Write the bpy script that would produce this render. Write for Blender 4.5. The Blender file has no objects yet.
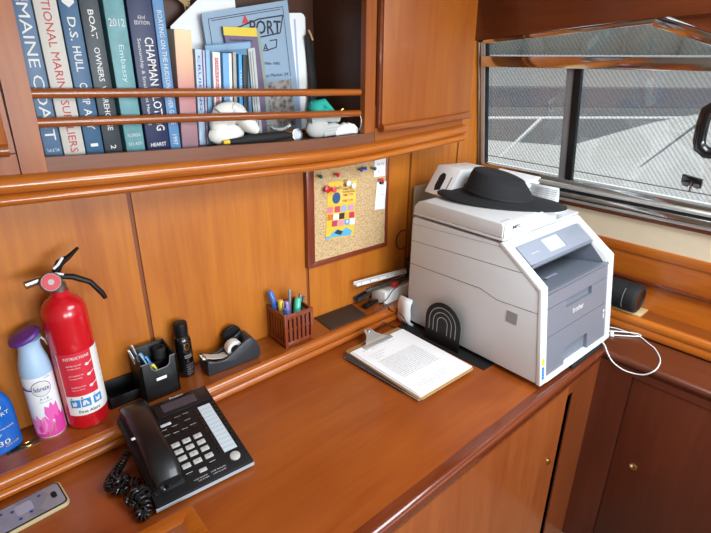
import bpy, bmesh, math, random
from mathutils import Vector, Matrix
random.seed(7)
SC = bpy.context.scene
COL = SC.collection
PI = math.pi

# ------------------------------------------------------------------ colours and materials
def lin(h):
    h = h.lstrip('#')
    out = []
    for i in (0, 2, 4):
        c = int(h[i:i+2], 16) / 255
        out.append(c / 12.92 if c <= .04045 else ((c + .055) / 1.055) ** 2.4)
    return (*out, 1)

def newmat(name):
    m = bpy.data.materials.new(name)
    m.use_nodes = True
    nt = m.node_tree
    return m, nt, nt.nodes['Principled BSDF']

def plain(name, col, rough=.5, metal=0, coat=0, bump=0, bscale=400, spec=.5, var=0):
    m, nt, b = newmat(name)
    b.inputs['Base Color'].default_value = lin(col)
    b.inputs['Roughness'].default_value = rough
    b.inputs['Metallic'].default_value = metal
    b.inputs['Coat Weight'].default_value = coat
    b.inputs['Specular IOR Level'].default_value = spec
    tc = nt.nodes.new('ShaderNodeTexCoord')
    if var:
        n = nt.nodes.new('ShaderNodeTexNoise'); n.inputs['Scale'].default_value = 35
        n.inputs['Detail'].default_value = 4
        nt.links.new(tc.outputs['Object'], n.inputs['Vector'])
        mx = nt.nodes.new('ShaderNodeMixRGB'); mx.blend_type = 'MULTIPLY'
        mx.inputs[0].default_value = var
        mx.inputs[1].default_value = lin(col)
        nt.links.new(n.outputs['Fac'], mx.inputs[2])
        nt.links.new(mx.outputs[0], b.inputs['Base Color'])
    if bump:
        n2 = nt.nodes.new('ShaderNodeTexNoise'); n2.inputs['Scale'].default_value = bscale
        nt.links.new(tc.outputs['Object'], n2.inputs['Vector'])
        bp = nt.nodes.new('ShaderNodeBump'); bp.inputs['Strength'].default_value = bump
        bp.inputs['Distance'].default_value = .001
        nt.links.new(n2.outputs['Fac'], bp.inputs['Height'])
        nt.links.new(bp.outputs['Normal'], b.inputs['Normal'])
    return m

def wood(name, dark, light, axis='X', rough=.28, coat=.35, scale=1.0, figure=.5):
    """varnished wood: long grain streaks along one axis plus a broad figure"""
    m, nt, b = newmat(name)
    tc = nt.nodes.new('ShaderNodeTexCoord')
    mp = nt.nodes.new('ShaderNodeMapping')
    s = [38 * scale] * 3
    s['XYZ'.index(axis)] = 2.2 * scale
    mp.inputs['Scale'].default_value = s
    nt.links.new(tc.outputs['Object'], mp.inputs['Vector'])
    n = nt.nodes.new('ShaderNodeTexNoise')
    n.inputs['Scale'].default_value = 1.6; n.inputs['Detail'].default_value = 8
    n.inputs['Roughness'].default_value = .62; n.inputs['Distortion'].default_value = .6
    nt.links.new(mp.outputs[0], n.inputs['Vector'])
    mp2 = nt.nodes.new('ShaderNodeMapping')
    s2 = [7 * scale] * 3
    s2['XYZ'.index(axis)] = 1.3 * scale
    mp2.inputs['Scale'].default_value = s2
    nt.links.new(tc.outputs['Object'], mp2.inputs['Vector'])
    n2 = nt.nodes.new('ShaderNodeTexNoise')
    n2.inputs['Scale'].default_value = 1.0; n2.inputs['Detail'].default_value = 3
    n2.inputs['Distortion'].default_value = 1.2
    nt.links.new(mp2.outputs[0], n2.inputs['Vector'])
    mix = nt.nodes.new('ShaderNodeMixRGB'); mix.inputs[0].default_value = figure
    nt.links.new(n.outputs['Fac'], mix.inputs[1]); nt.links.new(n2.outputs['Fac'], mix.inputs[2])
    cr = nt.nodes.new('ShaderNodeValToRGB')
    cr.color_ramp.elements[0].position = .34; cr.color_ramp.elements[0].color = lin(dark)
    cr.color_ramp.elements[1].position = .66; cr.color_ramp.elements[1].color = lin(light)
    nt.links.new(mix.outputs[0], cr.inputs['Fac'])
    nt.links.new(cr.outputs['Color'], b.inputs['Base Color'])
    b.inputs['Roughness'].default_value = rough
    b.inputs['Coat Weight'].default_value = coat
    b.inputs['Coat Roughness'].default_value = .12
    return m

M = {}
M['wall_wood'] = wood('honey wall veneer', '#A65812', '#C47622', 'Z', rough=.4, coat=.12)
M['cab_wood'] = wood('honey cabinet wood', '#863E08', '#A25810', 'Z', rough=.45, coat=.06)
M['cab_wood_h'] = wood('honey cabinet wood across', '#84400C', '#9C5512', 'X', rough=.45, coat=.06)
M['mould'] = wood('varnished moulding', '#A05014', '#BE6E22', 'X', rough=.2, coat=.5)
M['rail'] = wood('turned rail wood', '#803E10', '#A4581A', 'X', rough=.25, coat=.5)
M['lip'] = wood('shelf lip wood', '#6A3A20', '#7E4C30', 'X', rough=.5, coat=.05)
M['desk'] = wood('cherry desktop', '#843A0E', '#A0521A', 'X', rough=.3, coat=.12, figure=.65)
M['nosing'] = wood('ledge nosing wood', '#96480F', '#B9661F', 'X', rough=.22, coat=.5)
M['ledge'] = wood('ledge wood', '#84400F', '#9C531C', 'X', rough=.25, coat=.3)
M['edge'] = wood('dark desk edging', '#5E2711', '#743419', 'X', rough=.14, coat=.8)
M['base_wood'] = wood('cherry cabinet front', '#84401A', '#9C5428', 'Z', rough=.3, coat=.3)
M['base_frame'] = wood('cherry face frame', '#6A3216', '#7E3E1C', 'Z', rough=.3, coat=.3)
M['side_wood'] = wood('dark mahogany', '#502214', '#602C1A', 'Z', rough=.34, coat=.25)
M['side_top'] = wood('dark mahogany top', '#562816', '#68331E', 'Y', rough=.3, coat=.35)
M['side_orange'] = wood('orange mahogany', '#A04E10', '#BF6A1C', 'Y', rough=.28, coat=.35)
M['side_tread'] = wood('brown mahogany tread', '#74370F', '#8C481A', 'Y', rough=.3, coat=.3)
M['header'] = wood('dark header wood', '#57260F', '#6C3318', 'Y', rough=.3, coat=.3)
M['groove'] = plain('dark joint', '#7E4016', .5)
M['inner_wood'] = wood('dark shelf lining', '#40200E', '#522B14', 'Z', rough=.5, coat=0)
M['cream'] = plain('cream vinyl', '#E6D3B4', .55, bump=.2, bscale=300, var=.08)
M['ceiling'] = plain('off white headliner', '#D9D2C4', .8)
M['far_wall'] = plain('grey beige wall covering', '#8C867C', .85)
M['floor'] = plain('brown carpet', '#6E5A48', .95, bump=.5, bscale=200, var=.2)
M['chrome'] = plain('polished steel', '#D2D0CC', .12, 1)
M['chrome_rough'] = plain('brushed steel', '#B8B6B0', .3, 1)
M['steel_dull'] = plain('dull metal', '#8E8A84', .35, .9)
M['sill_metal'] = plain('satin sill metal', '#C4C2BC', .25, .55)
M['brass'] = plain('brass', '#C8A562', .25, 1)
M['black'] = plain('black plastic', '#0E0E11', .45, bump=.15, bscale=900, spec=.35)
M['black_gloss'] = plain('glossy black', '#0E0E10', .15, coat=.5)
M['black_matte'] = plain('matte black', '#101012', .7)
M['rubber'] = plain('black rubber', '#0C0C0E', .75)
M['dark_grey'] = plain('charcoal plastic', '#3A3C40', .4)
M['blackvoid'] = plain('dark cavity', '#0B0908', .9)
M['white'] = plain('white plastic', '#ECECEA', .4)
M['paper'] = plain('white paper', '#F1F1F2', .75)
M['paper_edge'] = plain('paper block', '#E7E2D6', .85)
M['ink'] = plain('printed ink', '#33333A', .8)
M['ink_grey'] = plain('grey print', '#84868C', .8)
M['white_ink'] = plain('white print', '#DAD8D4', .7)
M['red_ink'] = plain('red print', '#B7443F', .7)
M['navy_ink'] = plain('navy print', '#25408C', .6)

def pmat(key, *a, **k):
    if key not in M: M[key] = plain(key, *a, **k)
    return M[key]

# ------------------------------------------------------------------ mesh building
class MB:
    def __init__(s): s.bm = bmesh.new()
    def _add(s, verts, faces, mtx=None, smooth=False):
        mtx = mtx or Matrix()
        vs = [s.bm.verts.new(mtx @ Vector(v)) for v in verts]
        for f in faces:
            try:
                fc = s.bm.faces.new([vs[i] for i in f]); fc.smooth = smooth
            except ValueError: pass
        return vs
    def box(s, lo, hi, bev=0, seg=2, mtx=None):
        t = bmesh.new()
        x0, y0, z0 = lo; x1, y1, z1 = hi
        v = [t.verts.new(p) for p in ((x0,y0,z0),(x1,y0,z0),(x1,y1,z0),(x0,y1,z0),(x0,y0,z1),(x1,y0,z1),(x1,y1,z1),(x0,y1,z1))]
        for f in ((3,2,1,0),(4,5,6,7),(0,1,5,4),(1,2,6,5),(2,3,7,6),(3,0,4,7)): t.faces.new([v[i] for i in f])
        if bev: bmesh.ops.bevel(t, geom=t.edges[:], offset=bev, segments=seg, affect='EDGES', profile=.5, clamp_overlap=True)
        s.merge(t, mtx, bev > 0); return s
    def merge(s, t, mtx=None, smooth=False):
        mtx = mtx or Matrix()
        mp = {}
        for v in t.verts: mp[v] = s.bm.verts.new(mtx @ v.co)
        for f in t.faces:
            nf = s.bm.faces.new([mp[v] for v in f.verts]); nf.smooth = smooth
        t.free()
    def prism(s, poly, axis, a, b, bev=0, seg=2, mtx=None):
        """2-D polygon extruded: axis X -> (y,z), Y -> (x,z), Z -> (x,y)"""
        t = bmesh.new()
        def P(p, w):
            return {'X': (w, p[0], p[1]), 'Y': (p[0], w, p[1]), 'Z': (p[0], p[1], w)}[axis]
        lo = [t.verts.new(P(p, a)) for p in poly]; hi = [t.verts.new(P(p, b)) for p in poly]
        n = len(poly)
        t.faces.new(lo); t.faces.new(hi[::-1])
        for i in range(n): t.faces.new([lo[i], hi[i], hi[(i+1) % n], lo[(i+1) % n]])
        bmesh.ops.recalc_face_normals(t, faces=t.faces[:])
        if bev: bmesh.ops.bevel(t, geom=t.edges[:], offset=bev, segments=seg, affect='EDGES', profile=.5, clamp_overlap=True)
        s.merge(t, mtx, bev > 0); return s
    def sweep(s, prof, xs, off, closed=True):
        """profile (y,z) carried along x, lifted by off(x) -> (dy,dz)"""
        rings = []
        for x in xs:
            dy, dz = off(x)
            rings.append([s.bm.verts.new((x, p[0] + dy, p[1] + dz)) for p in prof])
        n = len(prof)
        for i in range(len(xs) - 1):
            for j in range(n if closed else n - 1):
                f = s.bm.faces.new([rings[i][j], rings[i+1][j], rings[i+1][(j+1) % n], rings[i][(j+1) % n]]); f.smooth = True
        if closed:
            s.bm.faces.new(rings[0]); s.bm.faces.new(rings[-1][::-1])
        return s
    def lathe(s, prof, n=32, mtx=None, cap=True, sx=1, sy=1):
        """profile list of (r,z)"""
        mtx = mtx or Matrix()
        rings = []
        for r, z in prof:
            rings.append([s.bm.verts.new(mtx @ Vector((sx*r*math.cos(2*PI*k/n), sy*r*math.sin(2*PI*k/n), z))) for k in range(n)])
        for i in range(len(rings)-1):
            for k in range(n):
                f = s.bm.faces.new([rings[i][k], rings[i][(k+1)%n], rings[i+1][(k+1)%n], rings[i+1][k]]); f.smooth = True
        if cap:
            if prof[0][0] > 1e-6: s.bm.faces.new(rings[0][::-1])
            if prof[-1][0] > 1e-6: s.bm.faces.new(rings[-1])
        return s
    def tube(s, pts, r, n=10, mtx=None, closed=False, flat=1.0):
        mtx = mtx or Matrix()
        pts = [mtx @ Vector(p) for p in pts]
        N = len(pts)
        rr = r if isinstance(r, (list, tuple)) else [r] * N
        rings = []
        up = None
        for i, p in enumerate(pts):
            if closed: d = pts[(i+1) % N] - pts[i-1]
            else: d = pts[min(i+1, N-1)] - pts[max(i-1, 0)]
            d.normalize()
            if up is None:
                up = Vector((0, 0, 1)) if abs(d.z) < .9 else Vector((0, 1, 0))
            a = d.cross(up)
            if a.length < 1e-5: a = d.orthogonal()
            a.normalize(); c = a.cross(d).normalized(); up = c
            rings.append([s.bm.verts.new(p + (a*math.cos(2*PI*k/n) + c*flat*math.sin(2*PI*k/n)) * rr[i]) for k in range(n)])
        for i in range(N if closed else N-1):
            A, B = rings[i], rings[(i+1) % N]
            for k in range(n):
                f = s.bm.faces.new([A[k], A[(k+1)%n], B[(k+1)%n], B[k]]); f.smooth = True
        if not closed:
            s.bm.faces.new(rings[0][::-1]); s.bm.faces.new(rings[-1])
        return s
    def sphere(s, c, r, mtx=None, scale=(1,1,1), n=16):
        t = bmesh.new()
        bmesh.ops.create_uvsphere(t, u_segments=n, v_segments=max(6, n//2), radius=r)
        for v in t.verts: v.co = Vector((v.co.x*scale[0], v.co.y*scale[1], v.co.z*scale[2])) + Vector(c)
        s.merge(t, mtx, True); return s
    def build(s, name, mat, parent=None, loc=None, autos=None):
        bmesh.ops.recalc_face_normals(s.bm, faces=s.bm.faces[:])
        me = bpy.data.meshes.new(name)
        s.bm.to_mesh(me); s.bm.free()
        me.materials.append(M[mat] if isinstance(mat, str) else mat)
        try: me.set_sharp_from_angle(angle=math.radians(38))
        except Exception: pass
        o = bpy.data.objects.new(name, me); COL.objects.link(o)
        if parent: o.parent = parent
        if loc: o.location = loc
        return o

def thing(name, label, cat, loc=(0,0,0), rz=0, group=None, rot=None):
    o = bpy.data.objects.new(name, None); COL.objects.link(o)
    o.empty_display_size = .02
    o.location = loc
    o.rotation_euler = rot if rot else (0, 0, rz)
    o['label'] = label; o['category'] = cat
    if group: o['group'] = group
    return o
def tag(o, label, cat, group=None):
    o['label'] = label; o['category'] = cat
    if group: o['group'] = group
    return o
def struct(o, label=None):
    o['kind'] = 'structure'
    if label: o['label'] = label
    return o

FONT_CACHE = {}
def text(body, parent, mat, origin, right, up, height=None, width=None, name='lettering', align='CENTER', depth=.0004, bold=False, both=False, stretch=False):
    """flat lettering centred on origin (local to parent), right/up are the reading directions"""
    cu = bpy.data.curves.new('t', 'FONT'); cu.body = body; cu.align_x = 'CENTER'; cu.align_y = 'CENTER'
    cu.resolution_u = 2
    cu.extrude = .0
    if bold: cu.offset = .012
    ob = bpy.data.objects.new('t', cu); COL.objects.link(ob)
    bpy.context.view_layer.update()
    me = bpy.data.meshes.new_from_object(ob.evaluated_get(bpy.context.evaluated_depsgraph_get()))
    bpy.data.objects.remove(ob)
    xs = [v.co.x for v in me.vertices] or [0]; ys = [v.co.y for v in me.vertices] or [0]
    w = max(xs) - min(xs) or 1; h = max(ys) - min(ys) or 1
    cx, cy = (max(xs)+min(xs))/2, (max(ys)+min(ys))/2
    if width and height: sx, sy = width / w, height / h
    elif width: sx = sy = width / w
    else: sx = sy = height / h
    R = Vector(right).normalized(); U = Vector(up).normalized(); N = R.cross(U).normalized()
    O = Vector(origin)
    for v in me.vertices:
        v.co = O + R*((v.co.x-cx)*sx) + U*((v.co.y-cy)*sy) + N*depth
    me.materials.append(M[mat] if isinstance(mat, str) else mat)
    o = bpy.data.objects.new(name, me); COL.objects.link(o); o.parent = parent
    return o

def quad_on(mb, origin, right, up, w, h, depth=.0004, cx=0, cy=0):
    R = Vector(right).normalized(); U = Vector(up).normalized(); N = R.cross(U).normalized()
    O = Vector(origin) + N*depth
    mb._add([O+R*(cx-w/2)+U*(cy-h/2), O+R*(cx+w/2)+U*(cy-h/2), O+R*(cx+w/2)+U*(cy+h/2), O+R*(cx-w/2)+U*(cy+h/2)], [(0,1,2,3)])
def wrap(mb, r, a0, a1, z0, z1, n=16, zf=None):
    """curved label patch on a can"""
    vs = []
    for i in range(n+1):
        a = a0 + (a1-a0)*i/n
        for z in (z0, z1): vs.append((r*math.cos(a), r*math.sin(a), z))
    mb._add(vs, [(2*i, 2*i+2, 2*i+3, 2*i+1) for i in range(n)], smooth=True)
def wrap_obj(o, r, a0):
    """bend a part drawn in x/z (x = arc length) round a can of radius r, centre angle a0"""
    for v in o.data.vertices:
        a = a0 + v.co.x / r; rr = r + v.co.y
        v.co = Vector((rr*math.cos(a), rr*math.sin(a), v.co.z))
    return o
def copy_tree(o, parent=None):
    c = o.copy(); COL.objects.link(c)
    if parent: c.parent = parent
    for ch in list(o.children): copy_tree(ch, c)
    return c

# ------------------------------------------------------------------ geometry of the place
L = .05                                    # back ledge height over the desk (desk top is z = 0)
def wy(x): return 1.222 - .027 * x         # the panelled wall runs slightly skew
FL, CE = -.80, 1.25
SAG = [(-.9,.06),(-.1,.046),(.124,.035),(.323,.025),(.574,.0135),(.80,.004),(.932,0),(1.03,.001),(1.146,.005),(1.30,.011),(1.47,.018),(1.70,.03)]
def sag(x):
    for (a, b), (c, d) in zip(SAG, SAG[1:]):
        if x <= c: return b + (d-b)*(x-a)/(c-a)
    return SAG[-1][1]
def lean_x(z): return 1.736 - .1656 * (z - .452)     # the boat's side leans inboard

def crom(P_,n):
    out=[]
    P_=[Vector(p) for p in P_]
    for i in range(len(P_)-1):
        p0,p1,p2,p3=P_[max(i-1,0)],P_[i],P_[i+1],P_[min(i+2,len(P_)-1)]
        for k in range(n):
            t_=k/n; out.append(.5*((2*p1)+(p2-p0)*t_+(2*p0-5*p1+4*p2-p3)*t_**2+(3*p1-p0-3*p2+p3)*t_**3))
    out.append(P_[-1]); return out

# floor, ceiling, far walls
o = MB().box((-1.2,-2.6,FL-.05),(2.2,1.5,FL)).build('floor','floor'); struct(o)
o = MB().box((-1.2,-2.6,CE),(1.9,1.5,CE+.05)).build('ceiling','ceiling'); struct(o)
o = MB().box((-1.25,-2.6,FL),(-1.2,1.5,CE)).build('wall_left','far_wall'); struct(o)
mb = MB()                                   # cabin side behind the photographer, with two long windows
mb.box((-1.2,-2.65,FL),(1.9,-2.6,.12)); mb.box((-1.2,-2.65,1.02),(1.9,-2.6,CE))
for a, b in ((-1.2,-.9),(.35,.50),(1.75,1.9)): mb.box((a,-2.65,.12),(b,-2.6,1.02))
o = mb.build('wall_front','far_wall'); struct(o)

# back wall: three veneer panels with dark joints
mb = MB(); gr = MB()
joints = [-1.2, .389, .888, 1.337, 1.59, 1.72]
for a, b in zip(joints, joints[1:]):
    zt = .66 if b < 1.65 else CE
    g = .0055
    mb.prism([(a+g, wy(a+g)), (b-g, wy(b-g)), (b-g, wy(b)+.03), (a+g, wy(a)+.03)], 'Z', -.02, zt)
    gr.prism([(b-g-.001, wy(b)+.004), (b+g+.001, wy(b)+.004), (b+g+.001, wy(b)+.03), (b-g-.001, wy(b)+.03)], 'Z', -.02, zt)
wb = mb.build('wall_back','wall_wood'); struct(wb)
gr.build('panel_joint','groove', wb)
mb = MB(); mb.box((-1.2,1.37,FL),(1.72,1.40,CE)); o = mb.build('hull_lining','inner_wood', wb)

# moulding under the overhead cabinets
def roll(cy, cz, ry, rz, a0, a1, n=8):
    return [(cy + ry*math.cos(math.radians(a0+(a1-a0)*i/n)), cz + rz*math.sin(math.radians(a0+(a1-a0)*i/n))) for i in range(n+1)]
XS = [-1.0 + .05*i for i in range(51)]; XS = [x for x in XS if x < 1.50] + [1.50]
prof = [(1.14,.564)] + roll(1.098,.5745,.0165,.0115,270,110) + roll(1.096,.6025,.021,.0165,255,95) + [(1.14,.619)]
o = MB().sweep(prof, XS, lambda x: (0, sag(x))).build('trim_1','mould'); struct(o, 'varnished double moulding under the overhead cabinets')
mb = MB(); mb.sweep([(1.12,.575),(1.23,.575),(1.23,.60),(1.12,.60)], XS, lambda x: (0, sag(x)))
mb.build('soffit','cab_wood_h', o)

# ------------------------------------------------------------------ overhead cabinets
yc = 1.10
def zl(x): return sag(x)
bk = thing('bookshelf_cabinet','open wooden overhead bookshelf cabinet with two guard rails, books inside','cabinet',(0,0,0))
mb = MB()
xs = [.17 + (1.08-.17)*i/20 for i in range(21)]
off = lambda x: (0, sag(x))
mb.sweep([(yc+.012,.622),(1.36,.622),(1.36,.640),(yc+.012,.640)], xs, off)      # shelf floor
mb.box((.17,yc+.01,.66),(.185,1.36,CE-.002)); 
mb.box((1.046,yc+.01,.63),(1.062,1.36,CE-.002))
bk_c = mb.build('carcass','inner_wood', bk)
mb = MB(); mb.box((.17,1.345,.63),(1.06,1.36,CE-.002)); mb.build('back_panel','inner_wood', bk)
mb = MB()
mb.prism([(.172,.650),(.2145,.648),(.222,CE-.002),(.180,CE-.002)],'Y',yc,yc+.02)
mb.build('stile','cab_wood', bk)
mb = MB(); mb.prism([(1.035,.647),(1.074,.647),(1.074,CE-.002),(1.035,CE-.002)],'Y',yc,yc+.02)
mb.build('stile','cab_wood', bk)
mb = MB(); mb.sweep([(yc,.617),(yc+.014,.617),(yc+.014,.646),(yc,.646)], [.2150+(1.074-.2150)*i/16 for i in range(17)], off)
mb.build('shelf_lip','lip', bk)
for dz in (.099-.002, .127+.018):
    z0 = .742 if dz < .1 else .789
mb = MB(); mb.tube([(.2,yc+.016,.789+.001),(.5,yc+.016,.7795),(.85,yc+.016,.7665),(1.028,yc+.016,.7605)], .0094, 12); mb.build('guard_rail','rail', bk)
mb = MB(); mb.tube([(.2,yc+.016,.7385),(.5,yc+.016,.7265),(.85,yc+.016,.711),(1.028,yc+.016,.7035)], .0094, 12); mb.build('guard_rail','rail', bk)
mb = MB(); mb.tube([(1.0275,yc+.014,.702),(1.0290,yc+.008,.685),(1.0290,yc+.012,.664),(1.024,yc+.016,.655)], .0018, 8); mb.build('rail_hook','steel_dull', bk)

lc = thing('overhead_cabinet','closed overhead cabinet left of the bookshelf, only its door edge showing','cabinet',(0,0,0))
mb = MB(); mb.box((-.9,yc,.688),(.170,1.36,CE-.002)); mb.prism([(-.9,.617+.055),(.170,.617+.033),(.170,.69),(-.9,.69)],'Y',yc,yc+.02); mb.build('carcass','cab_wood', lc)
mb = MB(); mb.prism([(-.5,.735),(.160,.705),(.160,CE-.01),(-.5,CE-.01)],'Y',yc-.016,yc-.001,bev=.003); d = mb.build('door','cab_wood', lc)
mb = MB(); mb.tube([(-.5,yc-.012,.722),(.158,yc-.012,.698)], .012, 12); mb.build('door_bead','rail', d)
mb = MB(); mb.prism([(-.4,.76),(.145,.73),(.152,CE-.02),(-.4,CE-.02)],'Y',yc-.019,yc-.014); mb.build('door_panel','cab_wood', d)

rc = thing('overhead_cabinet','closed overhead cabinet with honey wood door beside the window','cabinet',(0,0,0))
mb = MB(); mb.box((1.076,yc+.004,.66),(1.525,1.36,CE-.002)); mb.sweep([(yc,.617),(yc+.02,.617),(yc+.02,.72),(yc,.72)],[1.076,1.2,1.35,1.50],off)
mb.build('carcass','cab_wood_h', rc)
mb = MB(); mb.prism([(1.088,.668),(1.512,.680),(1.500,CE-.01),(1.082,CE-.01)],'Y',yc-.018,yc-.001,bev=.004); d = mb.build('door','cab_wood', rc)
mb = MB(); mb.tube([(1.088,yc-.014,.660),(1.3,yc-.014,.664),(1.512,yc-.014,.670)], .0125, 12); mb.build('door_bead','rail', d)
mb = MB(); mb.prism([(1.078,.66),(1.092,.66),(1.087,CE-.01),(1.074,CE-.01)],'Y',yc-.012,yc-.0005); mb.build('door_edge','edge', d)

# ------------------------------------------------------------------ desk, ledge, base cabinets
wt = thing('worktop','long cherry wood desktop with dark rounded front edge','desktop',(0,0,0))
mb = MB(); mb.box((-1.0,.530,-.03),(1.5295,1.19,0)); mb.build('top','desk', wt)
mb = MB(); prof = [(.5298,-.0305),(.5298,.0005),(.518,.0012)] + roll(.510,-.013,.016,.0142,80,190,8) + [(.497,-.030)]
mb.sweep(prof, [-1.0,0,.7,1.15,1.5295], lambda x: (0,0)); mb.build('edge_band','edge', wt)
mb = MB(); mb.box((-1.0,.4985,-.040),(1.5295,.53,-.0305)); mb.build('edge_under','base_frame', wt)

bl = thing('back_ledge','raised wooden ledge along the back of the desk with rounded double nosing','ledge',(0,0,0))
mb = MB(); mb.prism([(-1.0,1.090),(1.688,1.090),(1.688,1.172),(-1.0,1.2415)],'Z',.001,L); mb.build('ledge_top','ledge', bl)
prof = [(1.0895,.0005)] + roll(1.0755,.0125,.0125,.012,270,110) + roll(1.083,.036,.0155,.0165,240,75) + [(1.0895,L+.0008)]
mb = MB(); mb.sweep(prof, [-1.0,0,.8,1.53,1.685], lambda x: (0,0)); mb.build('nosing','nosing', bl)
rp = thing('flush_ring_pull','small tarnished metal flush pull set into the ledge by the blue bottle','latch',(.055,1.150,L))
mb = MB(); mb.box((-.030,-.011,0),(.034,.013,.0012),bev=.0005); mb.build('plate',plain('tarnished metal','#6B5440',.35,.6), rp)
mb = MB(); mb.tube([(.012*math.cos(a*PI/8)+.012,.008*math.sin(a*PI/8),.0022) for a in range(16)],.0016,8,closed=True); mb.build('ring','brass', rp)
mb = MB(); mb.box((-.022,-.006,.0012),(-.006,.007,.0022)); mb.build('recess','blackvoid', rp)

bc = thing('base_cabinet','cherry wood cabinet under the desk front with a slatted dark gap','cabinet',(0,0,0))
mb = MB(); mb.box((-1.0,.575,FL),(1.520,1.2,-.0405)); mb.build('carcass','blackvoid', bc)
mb = MB(); mb.box((.1,.500,FL+.08),(1.316,.5145,-.0405)); d = mb.build('door','base_wood', bc)
mb = MB(); mb.box((-1.0,.500,FL+.08),(.097,.5145,-.0405)); mb.build('door','base_wood', bc)
mb = MB(); mb.lathe([(.009,0),(.009,.003),(.006,.005),(0,.005)],20,mtx=Matrix.Translation((1.268,.500,-.297)) @ Matrix.Rotation(PI/2,4,'X')); mb.build('latch','brass', d)
mb = MB(); mb.prism([(1.352,FL+.0785),(1.352,-.075),(1.317,-.075),(1.317,-.0405),(1.522,-.0405),(1.522,FL),(-1.0,FL),(-1.0,FL+.0785)],'Y',.500,.5045); mb.build('face_frame','base_frame', bc)

sc_ = thing('side_cabinet','dark mahogany side cabinet at right with inset door','cabinet',(0,0,0))
mb = MB(); mb.box((1.5305,-1.5,FL),(1.85,1.16,-.003)); mb.build('carcass','side_wood', sc_)
mb = MB(); mb.prism([(.506,FL),(.506,-.03),(-1.5,-.03),(-1.5,-.052),(.400,-.052),(.400,FL)],'X',1.5225,1.531); mb.build('face_frame','side_wood', sc_)
mb = MB(); mb.box((1.526,-.298,FL+.06),(1.5312,.396,-.054),bev=.0015); d = mb.build('door','side_wood', sc_)
mb = MB(); mb.lathe([(.013,0),(.013,.003),(.010,.005),(.007,.004),(0,.004)],20,mtx=Matrix.Translation((1.526,.335,-.362)) @ Matrix.Rotation(-PI/2,4,'Y')); lt = mb.build('latch','brass', d)
mb = MB(); mb.box((-.004,-.002,0),(.002,.004,.0012),mtx=Matrix.Translation((1.5215,.337,-.3595)) @ Matrix.Rotation(-PI/2,4,'Y')); mb.build('latch_button','white', lt)
mb = MB(); mb.prism([(1.5305,-.003),(1.69,-.003),(1.69,.0),(1.5305,.0)],'Y',-1.5,1.085); mb.build('top','side_top', sc_)
mb = MB(); mb.tube([(1.531,-1.5,-.010),(1.531,.5,-.010)],.0125,14); mb.build('edge_moulding','side_top', sc_)

ss = thing('side_shelf','orange mahogany shelf with rolled nosing under the window ledge','shelf',(0,0,0))
mb = MB(); mb.box((1.704,-1.5,0),(1.778,1.17,.062)); mb.build('tread','side_tread', ss)
mb = MB(); pr = [(1.705,.0005),(1.697,.0005)] 
pts = [(1.7045,.0008)] + [(1.700+.008*math.cos(math.radians(a)), .018+.017*math.sin(math.radians(a))) for a in range(260,95,-15)] + [(1.700+.011*math.cos(math.radians(a)), .047+.0165*math.sin(math.radians(a))) for a in range(250,75,-15)] + [(1.7045,.0632)]
mb.prism(pts,'Y',-1.5,1.085); mb.build('nosing','side_orange', ss)
mb = MB(); mb.box((1.778,-1.5,.0),(1.79,1.17,.30)); mb.build('back_board','side_orange', ss)
us = thing('window_ledge','orange mahogany box ledge overhanging the side shelf beneath the cream panel','ledge',(0,0,0))
mb = MB(); mb.box((1.764,-1.5,.157),(1.7775,1.17,.284),bev=.002); mb.build('fascia','side_orange', us)
mb = MB(); mb.box((1.757,-1.5,.252),(1.77,1.17,.284),bev=.004); mb.build('cap_rail','side_orange', us)
mb = MB(); mb.box((1.759,-1.5,.157),(1.766,1.17,.172),bev=.003); mb.build('lower_bead','edge', us)

# ------------------------------------------------------------------ window wall (leaning plane), built in plane coords (y, s) -> world
def WP(y, z, d=0):
    """point on the leaning window plane at (y, z), pushed d metres into the cabin"""
    n = Vector((-1, 0, -.1656)).normalized()
    return Vector((lean_x(z), y, z)) + n * d
def wprism(mb, poly, d0, d1, bev=0):
    t = bmesh.new()
    lo = [t.verts.new(WP(y, z, d0)) for y, z in poly]; hi = [t.verts.new(WP(y, z, d1)) for y, z in poly]
    n = len(poly); t.faces.new(lo); t.faces.new(hi[::-1])
    for i in range(n): t.faces.new([lo[i], hi[i], hi[(i+1)%n], lo[(i+1)%n]])
    bmesh.ops.recalc_face_normals(t, faces=t.faces[:])
    if bev: bmesh.ops.bevel(t, geom=t.edges[:], offset=bev, segments=2, affect='EDGES', profile=.5, clamp_overlap=True)
    mb.merge(t, None, bev > 0)
def wbar(mb, a, b, w, d0, d1, bev=.002):
    """bar from a to b in (y,z), width w"""
    A, B = Vector(a), Vector(b); d = (B-A).normalized(); n = Vector((-d.y, d.x)) * w/2
    wprism(mb, [tuple(A+n), tuple(B+n), tuple(B-n), tuple(A-n)], d0, d1, bev)

mb = MB()
wprism(mb, [(1.175,.26),(-1.5,.26),(-1.5,.372),(1.175,.372)], -.03, 0)                  # cream band
wr = mb.build('wall_right','cream'); struct(wr)
mb = MB()
wprism(mb, [(1.19,.372),(1.160,.372),(1.160,CE),(1.19,CE)], -.03, .001)
wprism(mb, [(1.19,.909),(.778,.946),(.60,.960),(.44,.967),(-1.5,.970),(-1.5,CE-.003),(1.19,CE-.003)], -.03, .022)
hd = mb.build('window_header','header', wr)
mb = MB(); wprism(mb, [(.335,.372),(-1.5,.372),(-1.5,.975),(.335,.975)], -.03, 0)
wprism(mb, [(.60,.974),(.335,.974),(.335,.86),(.345,.872)], -.03, -.002); mb.build('wall_panel','header', wr)

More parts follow.
